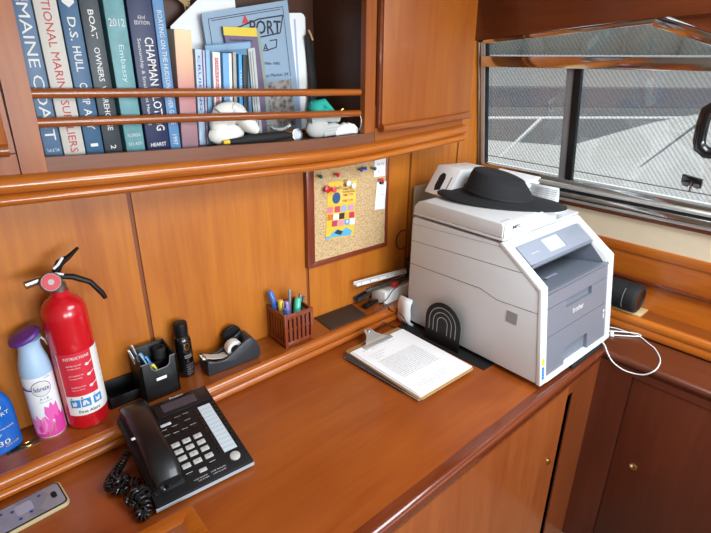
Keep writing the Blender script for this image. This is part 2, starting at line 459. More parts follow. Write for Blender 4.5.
win = thing('window_1','','x'); del win['label']; del win['category']; struct(win, 'boat side window with grey sun screen and polished steel frame')
T0, TP, T1, RB, LB = (1.153,.905), (.596,.952), (.345,.868), (.345,.458), (1.153,.470)
mb = MB()
wbar(mb, T0, LB, .016, -.012, .012)
mb.build('jamb','sill_metal', win)
mb = MB()
wbar(mb, T0, TP, .014, -.012, .012); wbar(mb, TP, T1, .026, -.012, .016)
wbar(mb, (1.160,.462), (.345,.450), .018, -.012, .010); wbar(mb, T1, RB, .018, -.012, .012)
mb.build('frame','chrome', win)
for (za,zb2,w_,d_,mt) in ((.440,.436,.012,.018,'sill_metal'),(.417,.415,.018,.027,'chrome'),(.394,.396,.014,.018,'sill_metal')):
    mb = MB(); wbar(mb, (1.164,za), (.30,zb2), w_, -.01, d_, .004); mb.build('sill_track',mt, win)
mb = MB(); wbar(mb, (1.164,.429), (.30,.4265), .005, -.01, .019, 0); mb.build('track_gap','black', win)
mb = MB(); wbar(mb, (1.164,.4045), (.30,.4045), .004, -.01, .019, 0); mb.build('track_gap','black', win)
mb = MB(); wbar(mb, (1.164,.379),(-.2,.384), .012, -.01, .014); mb.build('sill_trim','header', win)
mb = MB(); wbar(mb, (1.153,.8425), (.345,.846), .036, -.010, .022, .003); mb.build('cross_bar','chrome', win)
mb = MB(); wbar(mb, (1.168,.905), (1.168,.40), .007, 0, .016, .002); mb.build('edge_strip','chrome_rough', win)
mb = MB(); wbar(mb, (1.1385,.90), (1.1385,.472), .003, -.006, .009, 0); wbar(mb, (.800,.825), (.800,.462), .024, -.008, .010, .002); mb.build('mullion','black', win)
mb = MB(); wbar(mb, (.826,.825), (.826,.462), .026, -.006, .004, .001); mb.build('pane_stile',plain('grey stile','#7E8082',.5), win)
mb = MB(); wbar(mb, (1.139,.4985), (.350,.4885), .0022, -.0065, -.0045, 0); mb.build('screen_seam','dark_grey', win)
# glass
g, nt, b = newmat('window glass')
tr = nt.nodes.new('ShaderNodeBsdfTransparent'); tr.inputs[0].default_value = (.86,.88,.88,1)
gl = nt.nodes.new('ShaderNodeBsdfGlossy'); gl.inputs['Roughness'].default_value = .03
mx = nt.nodes.new('ShaderNodeMixShader'); mx.inputs[0].default_value = .05
nt.links.new(tr.outputs[0], mx.inputs[1]); nt.links.new(gl.outputs[0], mx.inputs[2])
nt.links.new(mx.outputs[0], nt.nodes['Material Output'].inputs['Surface']); M['glass'] = g
# woven sun screen: dark threads, open holes, seen as fine diagonal rows
g, nt, b = newmat('sun screen mesh')
tc = nt.nodes.new('ShaderNodeTexCoord'); mp = nt.nodes.new('ShaderNodeMapping')
mp.inputs['Rotation'].default_value = (math.radians(38), 0, 0)
nt.links.new(tc.outputs['Object'], mp.inputs['Vector'])
wv = nt.nodes.new('ShaderNodeTexWave'); wv.bands_direction = 'Y'; wv.inputs['Scale'].default_value = 28
wv.inputs['Distortion'].default_value = .6; wv.inputs['Detail'].default_value = 1; wv.inputs['Detail Scale'].default_value = .4
nt.links.new(mp.outputs[0], wv.inputs['Vector'])
wv2 = nt.nodes.new('ShaderNodeTexWave'); wv2.bands_direction = 'Z'; wv2.inputs['Scale'].default_value = 40
nt.links.new(mp.outputs[0], wv2.inputs['Vector'])
mm = nt.nodes.new('ShaderNodeMixRGB'); mm.inputs[0].default_value = .25
nt.links.new(wv.outputs['Fac'], mm.inputs[1]); nt.links.new(wv2.outputs['Fac'], mm.inputs[2])
mr = nt.nodes.new('ShaderNodeMapRange'); mr.inputs['To Min'].default_value = .64; mr.inputs['To Max'].default_value = .82
nt.links.new(mm.outputs[0], mr.inputs['Value'])
tr = nt.nodes.new('ShaderNodeBsdfTransparent')
df = nt.nodes.new('ShaderNodeBsdfDiffuse'); df.inputs[0].default_value = lin('#6C6E70')
tl = nt.nodes.new('ShaderNodeBsdfTranslucent'); tl.inputs[0].default_value = lin('#7C7E80')
ad = nt.nodes.new('ShaderNodeMixShader'); ad.inputs[0].default_value = .5
nt.links.new(df.outputs[0], ad.inputs[1]); nt.links.new(tl.outputs[0], ad.inputs[2])
mx = nt.nodes.new('ShaderNodeMixShader')
nt.links.new(mr.outputs[0], mx.inputs[0]); nt.links.new(ad.outputs[0], mx.inputs[1]); nt.links.new(tr.outputs[0], mx.inputs[2])
nt.links.new(mx.outputs[0], nt.nodes['Material Output'].inputs['Surface']); M['screen'] = g
mb = MB(); wprism(mb, [(1.145,.90),(.596,.947),(.35,.866),(.35,.46),(1.145,.47)], -.011, -.009); mb.build('glass_pane','glass', win)
mb = MB(); wprism(mb, [(1.145,.90),(.596,.947),(.35,.866),(.35,.46),(1.145,.47)], -.0195, -.019); mb.build('sun_screen','screen', win)
# pull handle and latch on the sliding pane
mb = MB()
pts = []
for (y, z) in ((.372,.744),(.405,.746),(.424,.732),(.4285,.69),(.4285,.65),(.424,.630),(.405,.617),(.372,.617)): pts.append(WP(y, z, .018))
mb.tube(pts, .0165, 14); mb.build('pull_handle','black_gloss', win)
mb = MB(); wprism(mb, [(.456,.542),(.402,.534),(.402,.507),(.456,.516)], -.004, .008, .002)
mb.build('latch_plate','black_gloss', win)
mb = MB(); wprism(mb, [(.451,.524),(.434,.521),(.434,.509),(.451,.512)], .006, .014, .001); wprism(mb, [(.430,.524),(.425,.524),(.425,.496),(.430,.496)], .006, .014, 0)
wprism(mb, [(.421,.522),(.406,.519),(.406,.508),(.421,.511)], .006, .014, .001); mb.build('latch_lever','steel_dull', win)

# ------------------------------------------------------------------ outside: dock with its shade as grey ground, water's edge
DZ = -1.0
def slab(name, poly, mat, z1, label):
    o = MB().prism(poly, 'Z', z1-.15, z1).build(name, mat); struct(o, label); return o
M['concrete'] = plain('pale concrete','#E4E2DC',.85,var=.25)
M['dark_ground'] = plain('grey shaded ground','#7A7A7A',.9,var=.35)  # this grey stands for the shade lying on the pale dock
M['dark_ground2'] = plain('blue grey asphalt','#606068',.9,var=.35)
M['bank'] = plain('pale bank','#A8A8A4',.9,var=.4)
M['line'] = plain('white road line','#F2F2F0',.8)
slab('ground_shaded',[(3,-60),(140,-60),(140,90),(3,90)],'dark_ground',DZ-.06,'ground outside the window, its grey standing for shade')
slab('quay_sunlit',[(3,-20),(24,-4),(21.5,5.72),(17.7,5.81),(11.3,5.36),(10.6,7.05),(9.6,9.5),(3,20)],'concrete',DZ,'pale concrete quay outside the window, cut to its sunlit part')  # outline is the shadow edge, drawn as a change of slab colour
slab('road_line',[(14.6,9.9),(20.8,5.1),(21.3,5.3),(15.0,10.2)],'line',DZ-.03,'white line across the yard outside')
slab('far_strip',[(17.4,13.4),(27,4.6),(42,9.0),(27,21.0)],'dark_ground2',DZ-.04,'dark strip of paving in the distance')
slab('far_bank',[(29,22),(43,9.5),(140,26),(140,88),(60,60)],'bank',DZ-.02,'pale distant bank across the yard')
slab('near_line',[(8.9,5.55),(8.95,5.62),(15.9,8.66),(15.95,8.56)],'line',DZ+.005,'thin white line on the quay')
slab('seam_line',[(10.05,3.36),(10.09,3.40),(18.9,4.95),(18.95,4.85)],'dark_grey',DZ+.005,'dark seam in the quay paving')

mb = MB()
for k in range(70):
    a_ = math.radians(8 + 50*k/69 + random.uniform(-.4,.4)); r_ = 108 + random.uniform(-6,6); q_ = random.uniform(3.2,6.0)
    mb.sphere((r_*math.cos(a_), r_*math.sin(a_), DZ+q_*.75), q_, scale=(1,1,1.15), n=10)
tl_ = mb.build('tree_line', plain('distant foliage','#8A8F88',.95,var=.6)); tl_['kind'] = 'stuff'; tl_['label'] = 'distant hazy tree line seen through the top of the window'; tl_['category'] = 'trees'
# ------------------------------------------------------------------ books on the shelf
BY = yc + .027
def zsh(x): return .641 + sag(x)
FWD = (0,-1,0)
def book(label, x0, x1, ztop, cover, lean_dx=0, depth=.17, group='books on the rail shelf', cat='book', y=BY, pages='paper_edge'):
    """upright book, spine to the viewer; parts: cover, page block"""
    zb = zsh((x0+x1)/2)
    t = thing('book', label, cat, ((x0+x1)/2, y, zb), group=group)
    w = (x1-x0)/2 - .0006; h = ztop - zb
    mb = MB()
    mb.box((-w,0,0),(w,.004,h),bev=.0015); mb.box((-w,.002,0),(-w+.0022,depth,h)); mb.box((w-.0022,.002,0),(w,depth,h))
    mb.build('cover', cover, t)
    mb = MB(); mb.box((-w+.0022,.0045,.003),(w-.0022,depth-.004,h-.004)); mb.build('page_block', pages, t)
    if lean_dx: t.rotation_euler = (0, lean_dx, 0)
    return t, 2*w, h
def spine(t, body, mat, z, length, hgt, x=0, bold=False, name='title'):
    """title reading down the spine, centre at height z"""
    return text(body, t, mat, (x,-.0004,z), (0,0,-1), (1,0,0), width=length, height=hgt, name=name, bold=bold)
def across(t, body, mat, z, w, h, x=0, name='title', bold=False):
    return text(body, t, mat, (x,-.0004,z), (1,0,0), (0,0,1), width=w, height=h, name=name, bold=bold)
pmat('maine blue','#52708F',.45,var=.25); pmat('ship white','#C2BCB2',.5); pmat('hull blue','#345B7C',.45); pmat('west black','#30383E',.45)
pmat('teal print','#74AEB4',.45,var=.6); pmat('chapman navy','#20284F',.45); pmat('hudson blue','#5584B0',.45); pmat('sunset','#D59A78',.5)

t,w,h = book('slate blue book with white MAINE COAST lettering, leftmost on the rail shelf',.221,.253,.965,'maine blue')
spine(t,'MAINE COAST','white_ink',.150,.235,.018); across(t,'Guide\nto the','white_ink',.288-.01,.022,.016,name='subtitle')
across(t,'Taft & Taft','white_ink',.014,.022,.006,name='author')
t,w,h = book('off white book lettered NATIONAL MARINE SUPPLIERS in red',.254,.294,.985,'ship white')
spine(t,'NATIONAL MARINE SUPPLIERS','red_ink',.158,.300,.014)
t,w,h = book('blue book with white D.S. HULL COMPANY lettering and a shell emblem',.295,.329,.965,'hull blue')
for s_, z in (('D.S.',.232),('HULL',.180),('COMP',.118),('ANY',.070)): spine(t, s_, 'white_ink', z, .040 if s_!='HULL' else .045, .014, bold=True)
spine(t,'1','white_ink',.020,.006,.014,bold=True)
mb = MB()
for k in range(7):
    a = math.radians(30 + 20*k); mb._add([(0,-.0008,.268),(.011*math.cos(a-.17),-.0008,.268+.024*math.sin(a-.17)),(.012*math.cos(a),-.0008,.268+.026*math.sin(a)),(.011*math.cos(a+.17),-.0008,.268+.024*math.sin(a+.17))],[(0,1,2,3)])
mb.build('shell_emblem','white_ink',t)
t,w,h = book('black book lettered BOAT OWNERS WAREHOUSE down its spine',.330,.366,.975,'west black')
for s_, z, l in (('BOAT',.243,.050),('OWNERS',.172,.062),('WAREHOUSE',.090,.085),('2',.014,.008)): spine(t, s_, 'white_ink', z, l, .0105, bold=True)
t,w,h = book('sea green book with a faded 2012 cover picture',.373,.413,.965,'teal print')
across(t,'2012','white_ink',.250,.030,.014); spine(t,'Embassy',pmat('pale teal print','#BFD8D8',.6),.175,.070,.013,name='script'); across(t,'521-4271','white_ink',.018,.028,.006,name='number'); across(t,'FLORIDA','white_ink',.036,.026,.007,name='small_print')
t,w,h = book('thick navy pilot book with 63rd EDITION printed at the top of the spine',.417,.468,.985,'chapman navy')
across(t,'63rd\nEDITION','white_ink',.259,.030,.017,name='edition'); spine(t,'CHAPMAN PILOTING','white_ink',.135,.185,.018,x=.009,bold=True)
spine(t,'Seamanship & Small Boat Handling','white_ink',.140,.170,.009,x=-.012,name='subtitle'); across(t,'HEARST','white_ink',.014,.034,.008,name='publisher',bold=True)
t,w,h = book('slim blue book lettered BOATING ON THE HUDSON RIVER GUIDE',.4685,.493,.975,'hudson blue')
spine(t,'BOATING ON THE HUDSON','white_ink',.205,.150,.010); spine(t,'RIVER GUIDE','white_ink',.085,.062,.010); spine(t,'1997','white_ink',.022,.022,.010,name='year')
# the sunset book, printed in bands
g, nt, b = newmat('sunset cover'); tc = nt.nodes.new('ShaderNodeTexCoord'); sx = nt.nodes.new('ShaderNodeSeparateXYZ'); cr = nt.nodes.new('ShaderNodeValToRGB')
nt.links.new(tc.outputs['Generated'], sx.inputs[0]); nt.links.new(sx.outputs['Z'], cr.inputs[0]); nt.links.new(cr.outputs[0], b.inputs['Base Color'])
e = cr.color_ramp.elements; e[0].position=0; e[0].color=lin('#8A6A72'); e[1].position=1; e[1].color=lin('#E6CFA4')
for p,c in ((.28,'#A87C82'),(.5,'#C4807A'),(.75,'#DDB08E')):
    q = e.new(p); q.color = lin(c)
b.inputs['Roughness'].default_value=.5; M['sunset cover'] = g
t,w,h = book('paperback with a peach and rose sunset cover',.495,.535,.905,'sunset cover',depth=.14,lean_dx=.050)
small = [('slim pale blue pamphlet book right of the sunset paperback',.5375,.5545,.868,'#B8CBE2'),('slim lilac booklet, second pamphlet right of the sunset paperback',.5555,.5615,.866,'#C2B4CE'),
 ('narrow sky blue book behind the white visor hat, beside the lilac booklet',.5622,.5735,.867,'#86B7DC'),('white book with a pink spine panel above the white visor hat',.5785,.5985,.862,'#F0ECE8'),
 ('blue and pale book with a dark back, above the white visor hat',.6035,.6265,.860,'#6FA6D8'),('thin grey booklet between two blue books',.6295,.6395,.862,'#A9A49C'),
 ('bright cyan narrow booklet beside the thin grey one',.6440,.6545,.858,'#3F9FDA'),('slim black booklet beside the cyan one',.6555,.6705,.856,'#1C1E24')]
for i,(lb,a,c,zt,hexc) in enumerate(small):
    t,w,h = book(lb,a*1.034,c*1.034,zt,pmat('booklet %d'%i,hexc,.5),depth=.085,lean_dx=.062,y=1.166)
    if i == 3:
        mb = MB(); mb.box((-.0045,-.0006,.06),(.0045,.001,h-.012)); mb.build('spine_panel',pmat('pink spine','#C76A74',.5),t)
        spine(t,'COASTAL PILOT','white_ink',.14,.11,.005)
    if i == 4: mb = MB(); mb.box((w/2-.007,-.0006,.002),(w/2,.002,h)); mb.build('spine_panel','white',t)
    if i == 0: spine(t,'CRUISING','navy_ink',.14,.12,.006)
    if i == 6: spine(t,'TIDES','white_ink',.15,.05,.005)
# booklets behind: leaning magazine, brochure, folder, loose sheet
def slab_thing(name,label,cat,corners,thick,mat,y,group=None):
    """upright sheet/booklet: polygon in x,z (world) at depth y"""
    x0=min(c[0] for c in corners); z0=min(c[1] for c in corners)
    t = thing(name,label,cat,(x0,y,z0),group=group)
    mb = MB(); mb.prism([(a-x0,b-z0) for a,b in corners],'Y',0,thick,bev=0); mb.build('cover',mat,t)
    return t,x0,z0
pmat('cover blue','#8FA6BC',.45); pmat('cover teal blue','#5F8FB5',.45); pmat('mag yellow','#E2C63A',.45); pmat('mag purple','#6E5B78',.45)
t,x0,z0 = slab_thing('booklet','grey blue booklet standing crosswise behind the slim booklets','booklet',[(.660,.662),(.778,.662),(.774,.889),(.643,.877)],.004,'cover teal blue',1.262)
mb=MB(); mb.prism([(.002,.200),(.128,.210),(.129,.224),(.001,.213)],'Y',-.0006,.001); mb.build('title_band',pmat('pale band','#8FB0CC',.5),t)
t,x0,z0 = slab_thing('magazine','magazine with a yellow top band and purple cover leaning behind the booklets','magazine',[(0.7288,0.6470),(0.8274,0.6470),(0.8242,0.7668),(0.8070,0.9211),(0.7020,0.9211)],.008,'mag purple',1.270)
mb=MB(); mb.prism([(.000,.254),(.105,.253),(.1045,.274),(-.0005,.274)],'Y',-.0006,.001); mb.build('title_band','mag yellow',t)
text('Southern Boating',t,'ink',(.048,-.0006,.243),(1,0,-.01),(0,0,1),width=.065,height=.008)
mb=MB(); mb.prism([(.112,.001),(.125,.001),(.1216,.12),(.105,.274),(.096,.274),(.111,.12)],'Y',-.0007,.001); mb.build('spine_strip',pmat('grey green spine','#8E9A92',.5),t)
t,x0,z0 = slab_thing('booklet','grey striped booklet leaning just left of the magazine','booklet',[(0.7121,0.6512),(0.7323,0.6512),(0.7252,0.8721),(0.7061,0.8691)],.008,pmat('booklet grey','#B9BEB8',.5),1.165)
mb=MB(); mb.prism([(.009,.005),(.012,.005),(.006,.212),(.003,.212)],'Y',-.0006,.001); mb.prism([(.016,.005),(.0185,.005),(.0125,.214),(.0105,.214)],'Y',-.0006,.001); mb.build('stripe','ink_grey',t)
# big brochure
BC=[(0.6764,0.6470),(0.9438,0.6470),(0.9343,0.7585),(0.9090,0.9942),(0.6521,0.9477)]
t,x0,z0 = slab_thing('brochure','pale blue yacht brochure with RT lettering and framed border tilting behind the magazine','brochure',BC,.004,'cover blue',1.281)
def bpt(u,v):
    A=Vector((0.6764-x0,0.6433-z0)); B=Vector((0.9438-x0,0.6433-z0)); C=Vector((0.9090-x0,0.9942-z0)); D=Vector((0.6521-x0,0.9477-z0))
    p=(A*(1-u)+B*u)*(1-v)+(D*(1-u)+C*u)*v
    return (p.x,-.0007,p.y)
mb=MB()
def bline(a,b,w):
    A=Vector(bpt(*a)); B=Vector(bpt(*b)); d=(B-A).normalized(); n=Vector((-d.z,0,d.x))*w/2
    mb._add([A+n,B+n,B-n,A-n],[(0,1,2,3)])
for a,b_ in (((.06,.955),(.93,.96)),((.93,.96),(.93,.45)),((.06,.955),(.06,.6)),((.09,.94),(.90,.945))): bline(a,b_,.0016)
emb=[(.20,.79),(.34,.86),(.62,.90),(.92,.90),(.86,.78),(.60,.77),(.40,.75),(.27,.73)]
for a,b_ in zip(emb,emb[1:]+emb[:1]): bline(a,b_,.0035)
for a,b_ in (((.72,.735),(.81,.735)),((.81,.735),(.79,.68)),((.79,.68),(.64,.665))): bline(a,b_,.0028)
mb.build('border','ink',t)
text('PORT',t,'ink',bpt(.69,.835),(1,0,.03),(0,0,1),width=.098,height=.034,bold=True); text('A',t,'ink',bpt(.66,.69),(1,0,0),(0,0,1),height=.018)
mb=MB(); mb._add([bpt(.42,.885),bpt(.50,.885),bpt(.463,.95)],[(0,1,2)]); mb.build('red_sail',pmat('sail red','#C0392F',.5),t)
text('Mile 1082',t,'ink',bpt(.72,.565),(1,0,0),(0,0,1),width=.050,height=.007); text('at Marker 24',t,'ink',bpt(.76,.475),(1,0,.05),(0,0,1),width=.075,height=.008)
mb=MB(); mb._add([bpt(.30,.06),bpt(.93,.06),bpt(.93,.43),bpt(.30,.41)],[(0,1,2,3)])
g,nt,b=newmat('harbour photograph'); tc=nt.nodes.new('ShaderNodeTexCoord'); n=nt.nodes.new('ShaderNodeTexVoronoi'); n.inputs['Scale'].default_value=75; cr=nt.nodes.new('ShaderNodeValToRGB')
nt.links.new(tc.outputs['Object'],n.inputs['Vector']); nt.links.new(n.outputs['Distance'],cr.inputs[0]); cr.color_ramp.elements[0].color=lin('#1E1E1E'); cr.color_ramp.elements[1].color=lin('#A9A09A'); cr.color_ramp.elements[1].position=.8
nt.links.new(cr.outputs[0],b.inputs['Base Color']); M['harbour']=g
mb.build('photograph','harbour',t)
t,x0,z0 = slab_thing('folder','white folder with a rounded top standing right of the pale blue brochure','folder',[(0.9317,0.6470),(0.9771,0.6470),(0.9729,0.9549),(0.9676,0.9622),(0.9591,0.9654),(0.9191,0.9633)],.010,'white',1.288)
mb=MB(); mb.prism([(.024,.0),(.030,.0),(.020,.302),(.014,.302)],'Y',-.0006,.001); mb.build('plastic_edge',pmat('clear lilac edge','#A9B4D6',.35),t)
t,x0,z0 = slab_thing('sheet_of_card','white card sheet slanting up behind the sunset paperback','card',[(.600,.660),(.78,.66),(.760,.990),(.72,1.03),(.580,.918)],.002,'paper',1.304)
t = thing('dried_reed','bundle of pale dried reeds lying above the card sheet','reeds',(.60,1.322,.655))
mb=MB()
for k in range(5): mb.tube([(-.06+.01*k,.0,.318+.006*k),(0,0,.335-.002*k),(.045,0,.305+.006*k)],.0022,6)
mb.tube([(.03,0,.315),(.045,.005,.20),(.05,.005,.0)],.002,6); mb.build('stems',pmat('reed tan','#B59668',.8),t)
# white cap on the shelf
cap = thing('visor_hat','crumpled white visor hat lying behind the lower rail','hat',(.640,BY+.004,zsh(.628)+.0))
mb = MB(); mb.sphere((-.010,.014,.074),.044,scale=(1.05,.42,.62),n=20); mb.sphere((-.022,.013,.026),.044,scale=(1.1,.40,.60)); mb.sphere((-.040,.014,.052),.030,scale=(.8,.5,1.2)); mb.build('crown',pmat('cap white','#DEDBD2',.8,bump=.5,bscale=60),cap)
mb = MB(); pts=[(-.005,.012,.090),(.014,.006,.068),(.036,.004,.044),(.054,.006,.030)]; mb.tube(pts,[.016,.024,.025,.016],14,flat=.8); mb.build('visor','cap white',cap)
mb = MB(); mb.tube([(-.050,.006,.088),(-.036,.000,.072),(-.020,-.001,.070),(-.004,.002,.092)],.0022,8); mb.build('strap','ink_grey',cap)
um = thing('folding_umbrella','folded black umbrella lying along the shelf lip','umbrella',(.60,BY-.003,zsh(.70)+.013))
mb = MB(); mb.tube([(.012,.0,.001),(.04,0,.000),(.07,0,.002),(.12,0,.001),(.17,0,.002),(.195,0,.0)],[.006,.009,.012,.013,.011,.006],12); mb.build('canopy','rubber',um)
mb = MB(); mb.tube([(-.004,0,.001),(.012,0,.001)],[.005,.006],10); mb.build('tip',pmat('yellow tip','#D9B52C',.5),um)
bg = thing('round_badge','silver round badge propped at the end of the black umbrella','badge',(.812,BY-.003,zsh(.81)+.001))
mb = MB(); mb.lathe([(.0,0),(.016,0),(.0165,.001),(.0165,.003),(.013,.004),(0,.004)],28,mtx=Matrix.Translation((0,0,.016))@Matrix.Rotation(math.radians(80),4,'X')); mb.build('disc','steel_dull',bg)
mb = MB(); mb.lathe([(0,.0042),(.010,.0042)],24,mtx=Matrix.Translation((0,0,.016))@Matrix.Rotation(math.radians(80),4,'X'),cap=False); mb.build('face',pmat('badge blue','#B9C3D8',.35),bg)
sp = thing('wire_coil','loose silver spiral wire coil hanging in front of the brochure','coil',(.765,BY+.01,zsh(.77)+.040))
mb = MB(); mb.tube([(-.03+.065*i/60,.006*math.cos(i*1.05),-.010*math.sin(PI*i/60)+.006*math.sin(i*1.05)) for i in range(61)],.0013,6); mb.build('wire','chrome_rough',sp)
cl = thing('teal_cloth','bundle of teal cloth tucked above the grey gloves','cloth',(.912,BY+.02,zsh(.92)+.050))
mb = MB(); mb.sphere((-.018,0,.030),.024,scale=(1,1,1)); mb.sphere((.012,.005,.020),.026,scale=(1.2,1,.8)); mb.tube([(-.035,0,.04),(0,-.012,.046),(.035,-.01,.018)],[.008,.012,.008],10); mb.build('cloth',pmat('teal cloth','#1E9C8E',.8,bump=.6,bscale=80),cl)
pmat('glove grey','#B4B3AE',.85,bump=.5,bscale=90)
gl_ = thing('work_glove','pale grey work glove lying under the teal cloth','glove',(.920,BY+.004,zsh(.93)+.0005))
mb = MB(); mb.sphere((-.022,.014,.028),.028,scale=(1.4,.7,1)); mb.tube([(-.05,.012,.050),(0,.010,.058),(.050,.012,.050)],[.012,.016,.012],10); 
for k in range(3): mb.tube([(-.01,.006,.028-.008*k),(.03,.004,.032-.009*k),(.055,.008,.026-.006*k)],[.009,.009,.006],8)
mb.build('palm','glove grey',gl_)
gl2 = thing('work_glove','white work glove at the right end of the shelf beside the rail hook','glove',(.995,BY-.004,zsh(.99)+.0005))
mb = MB(); mb.tube([(-.045,.012,.010),(-.01,.010,.020),(.02,.012,.014)],[.009,.018,.012],12)
for k in range(4): mb.tube([(.0,.008,.012+.006*k),(.022,.005,.010+.005*k),(.036,.006,.007+.003*k)],[.007,.006,.004],8)
mb.build('palm','white',gl2)
st = thing('black_strap','black strap hanging inside the shelf right of the white folder','strap',(.972,1.275,.66))
mb = MB(); mb.tube([(0,0,.25),(.012,.01,.20),(.015,.0,.12),(.008,.0,.04),(.02,.0,.002)],[.01,.014,.014,.016,.02],10,flat=.4); mb.build('webbing','rubber',st)
mb = MB(); mb.tube([(-.002,-.006,.262),(.006,-.006,.248),(.010,-.008,.235)],.003,8); mb.build('cord_end','reed tan',st)
wd = thing('wooden_peg','small wooden peg lying above the gloves','peg',(.985,BY+.03,zsh(.98)+.062))
mb = MB(); mb.tube([(-.016,0,-.008),(.016,0,.010)],.004,8); mb.build('peg','brass',wd)

# ------------------------------------------------------------------ cork board
cb = thing('bulletin_board','small cork bulletin board in a red-brown wooden frame hung on the wall panel','bulletin board',(0,0,0))
cy_ = 1.186
mb = MB()
mb.prism([(.879,.238),(.908,.253),(.912,.62),(.885,.62)],'Y',cy_-.004,1.2,bev=.002); mb.prism([(.879,.238),(1.232,.230),(1.219,.246),(.905,.2545)],'Y',cy_-.004,1.2,bev=.002); mb.prism([(1.232,.230),(1.227,.60),(1.215,.60),(1.219,.245)],'Y',cy_-.004,1.2,bev=.002)
mb.build('frame',wood('red brown frame','#6C2A18','#803822','Z'),cb)
g,nt,b=newmat('cork'); tc=nt.nodes.new('ShaderNodeTexCoord'); n=nt.nodes.new('ShaderNodeTexNoise'); n.inputs['Scale'].default_value=380; n.inputs['Detail'].default_value=2
cr=nt.nodes.new('ShaderNodeValToRGB'); cr.color_ramp.elements[0].position=.36; cr.color_ramp.elements[0].color=lin('#A07A4A'); cr.color_ramp.elements[1].position=.56; cr.color_ramp.elements[1].color=lin('#D2B488')
nt.links.new(tc.outputs['Object'],n.inputs['Vector']); nt.links.new(n.outputs['Fac'],cr.inputs[0]); nt.links.new(cr.outputs[0],b.inputs['Base Color']); b.inputs['Roughness'].default_value=.9; M['cork']=g
mb = MB(); mb.prism([(.900,.250),(1.222,.242),(1.220,.60),(.905,.60)],'Y',cy_,1.197); mb.build('cork_sheet','cork',cb)
# flyer
fy = cy_-.0015
fl = thing('flyer','yellow activity flyer with photo tiles pinned to the cork board','flyer',(1.015,fy,.40))
def fpt(u,v):
    A=Vector((.952-1.015,.318-.40)); B=Vector((1.070-1.015,.305-.40)); C=Vector((1.084-1.015,.490-.40)); D=Vector((.966-1.015,.500-.40))
    p=(A*(1-u)+B*u)*(1-v)+(D*(1-u)+C*u)*v; return (p.x,0,p.y)
def fquad(mb,u0,v0,u1,v1,d=-.0006):
    mb._add([Vector(fpt(u0,v0))+Vector((0,d,0)),Vector(fpt(u1,v0))+Vector((0,d,0)),Vector(fpt(u1,v1))+Vector((0,d,0)),Vector(fpt(u0,v1))+Vector((0,d,0))],[(0,1,2,3)])
mb=MB(); mb.prism([(fpt(u,v)[0],fpt(u,v)[2]) for u,v in ((0,0),(1,0),(1,1),(0,1))],'Y',0,.001); mb.build('sheet',pmat('flyer yellow','#DDB938',.6),fl)
mb=MB(); fquad(mb,.42,.62,.97,.98); mb.build('text_panel',pmat('flyer pale','#E6C45A',.6),fl)
fcol=['#D9748A','#C4455A','#8FA9D8','#C493B4','#C8702E','#F2ECE4','#3B2A1F','#E0B040','#C2344A','#B53B5A','#E58CA0','#6FA0C8','#F4E9D8','#1D2A4A','#F2A6B8']
tiles=[(.0,.47),(.25,.47),(.48,.47),(.74,.47),(.02,.34),(.22,.34),(.42,.34),(.60,.34),(.78,.34),(.18,.22),(.40,.22),(.62,.22),(.82,.22)]
for k,(u,v) in enumerate(tiles):
    mb=MB(); fquad(mb,u+.01,v,u+.20,v+.105,-.0006); mb.build('photo_tile',pmat('tile %d'%k,fcol[k],.5),fl)
for k,(u,v,c) in enumerate(((.25,.36,'#F5F0EA'),(.66,.24,'#F5F0EA'))):
    mb=MB(); fquad(mb,u+.04,v+.02,u+.10,v+.07,-.0009); mb.build('tile_mark','white_ink',fl)
mb=MB(); mb._add([Vector(fpt(.30+.14*math.cos(a*PI/8),.72+.10*math.sin(a*PI/8)))+Vector((0,-.0007,0)) for a in range(16)],[tuple(range(16))]); mb.build('round_picture',pmat('flyer navy','#30507E',.5),fl)
mb=MB(); mb._add([Vector(fpt(u,v))+Vector((0,-.0007,0)) for u,v in ((.20,.03),(.88,.02),(.94,.10),(.72,.17),(.55,.12),(.40,.17),(.18,.10))],[tuple(range(7))]); mb.build('boat_picture',pmat('flyer sky','#5EA9D0',.5),fl)
mb=MB(); mb._add([Vector(fpt(u,v))+Vector((0,-.0010,0)) for u,v in ((.28,.10),(.52,.05),(.60,.11),(.40,.16))],[(0,1,2,3)]); mb.build('boat_hull',pmat('hull dark','#243A4E',.5),fl)
mb=MB(); mb._add([Vector(fpt(u,v))+Vector((0,-.0007,0)) for u,v in ((.0,.0),(.22,.02),(.18,.06),(.0,.05))],[(0,1,2,3)]); mb.build('corner_picture','flyer sky',fl)
text('splash',fl,pmat('flyer purple','#7A3A8C',.6),fpt(.26,.89),(1,0,-.08),(0,0,1),width=.050,height=.016,bold=True,depth=.0014)
for i,(v,wd_) in enumerate(((.92,.045),(.86,.05),(.76,.045),(.66,.045))): text('FAMILY FUN',fl,pmat('flyer orange','#D0643A',.6),fpt(.70,v),(1,0,-.08),(0,0,1),width=wd_,height=.008,bold=True,depth=.0014)
text('WEEKEND',fl,'ink',fpt(.72,.81),(1,0,-.08),(0,0,1),width=.055,height=.006,depth=.0014)
def pin(x,z,col,label,r=.009):
    t = thing('push_pin',label,'push pin',(x,cy_,z),group='push pins on the cork board')
    mt = pmat('pin '+col,col,.3,coat=.4)
    mx_ = Matrix.Rotation(PI/2,4,'X')
    mb=MB(); mb.lathe([(.0,.0065),(r*.55,.0065),(r*.5,.010),(r*.45,.014),(r,.016),(r,.020),(r*.7,.022),(0,.022)],18,mtx=mx_); mb.build('head',mt,t)
    mb=MB(); mb.tube([(0,0,0),(0,-.0066,0)],.0006,6); mb.build('needle','chrome_rough',t)
RED='#C3202C'
pin(.950,.484,RED,'large red push pin at the left top corner of the yellow flyer',.011); pin(.976,.478,'#E0434E','smaller light red push pin overlapping the flyer beside the large red one',.0085)
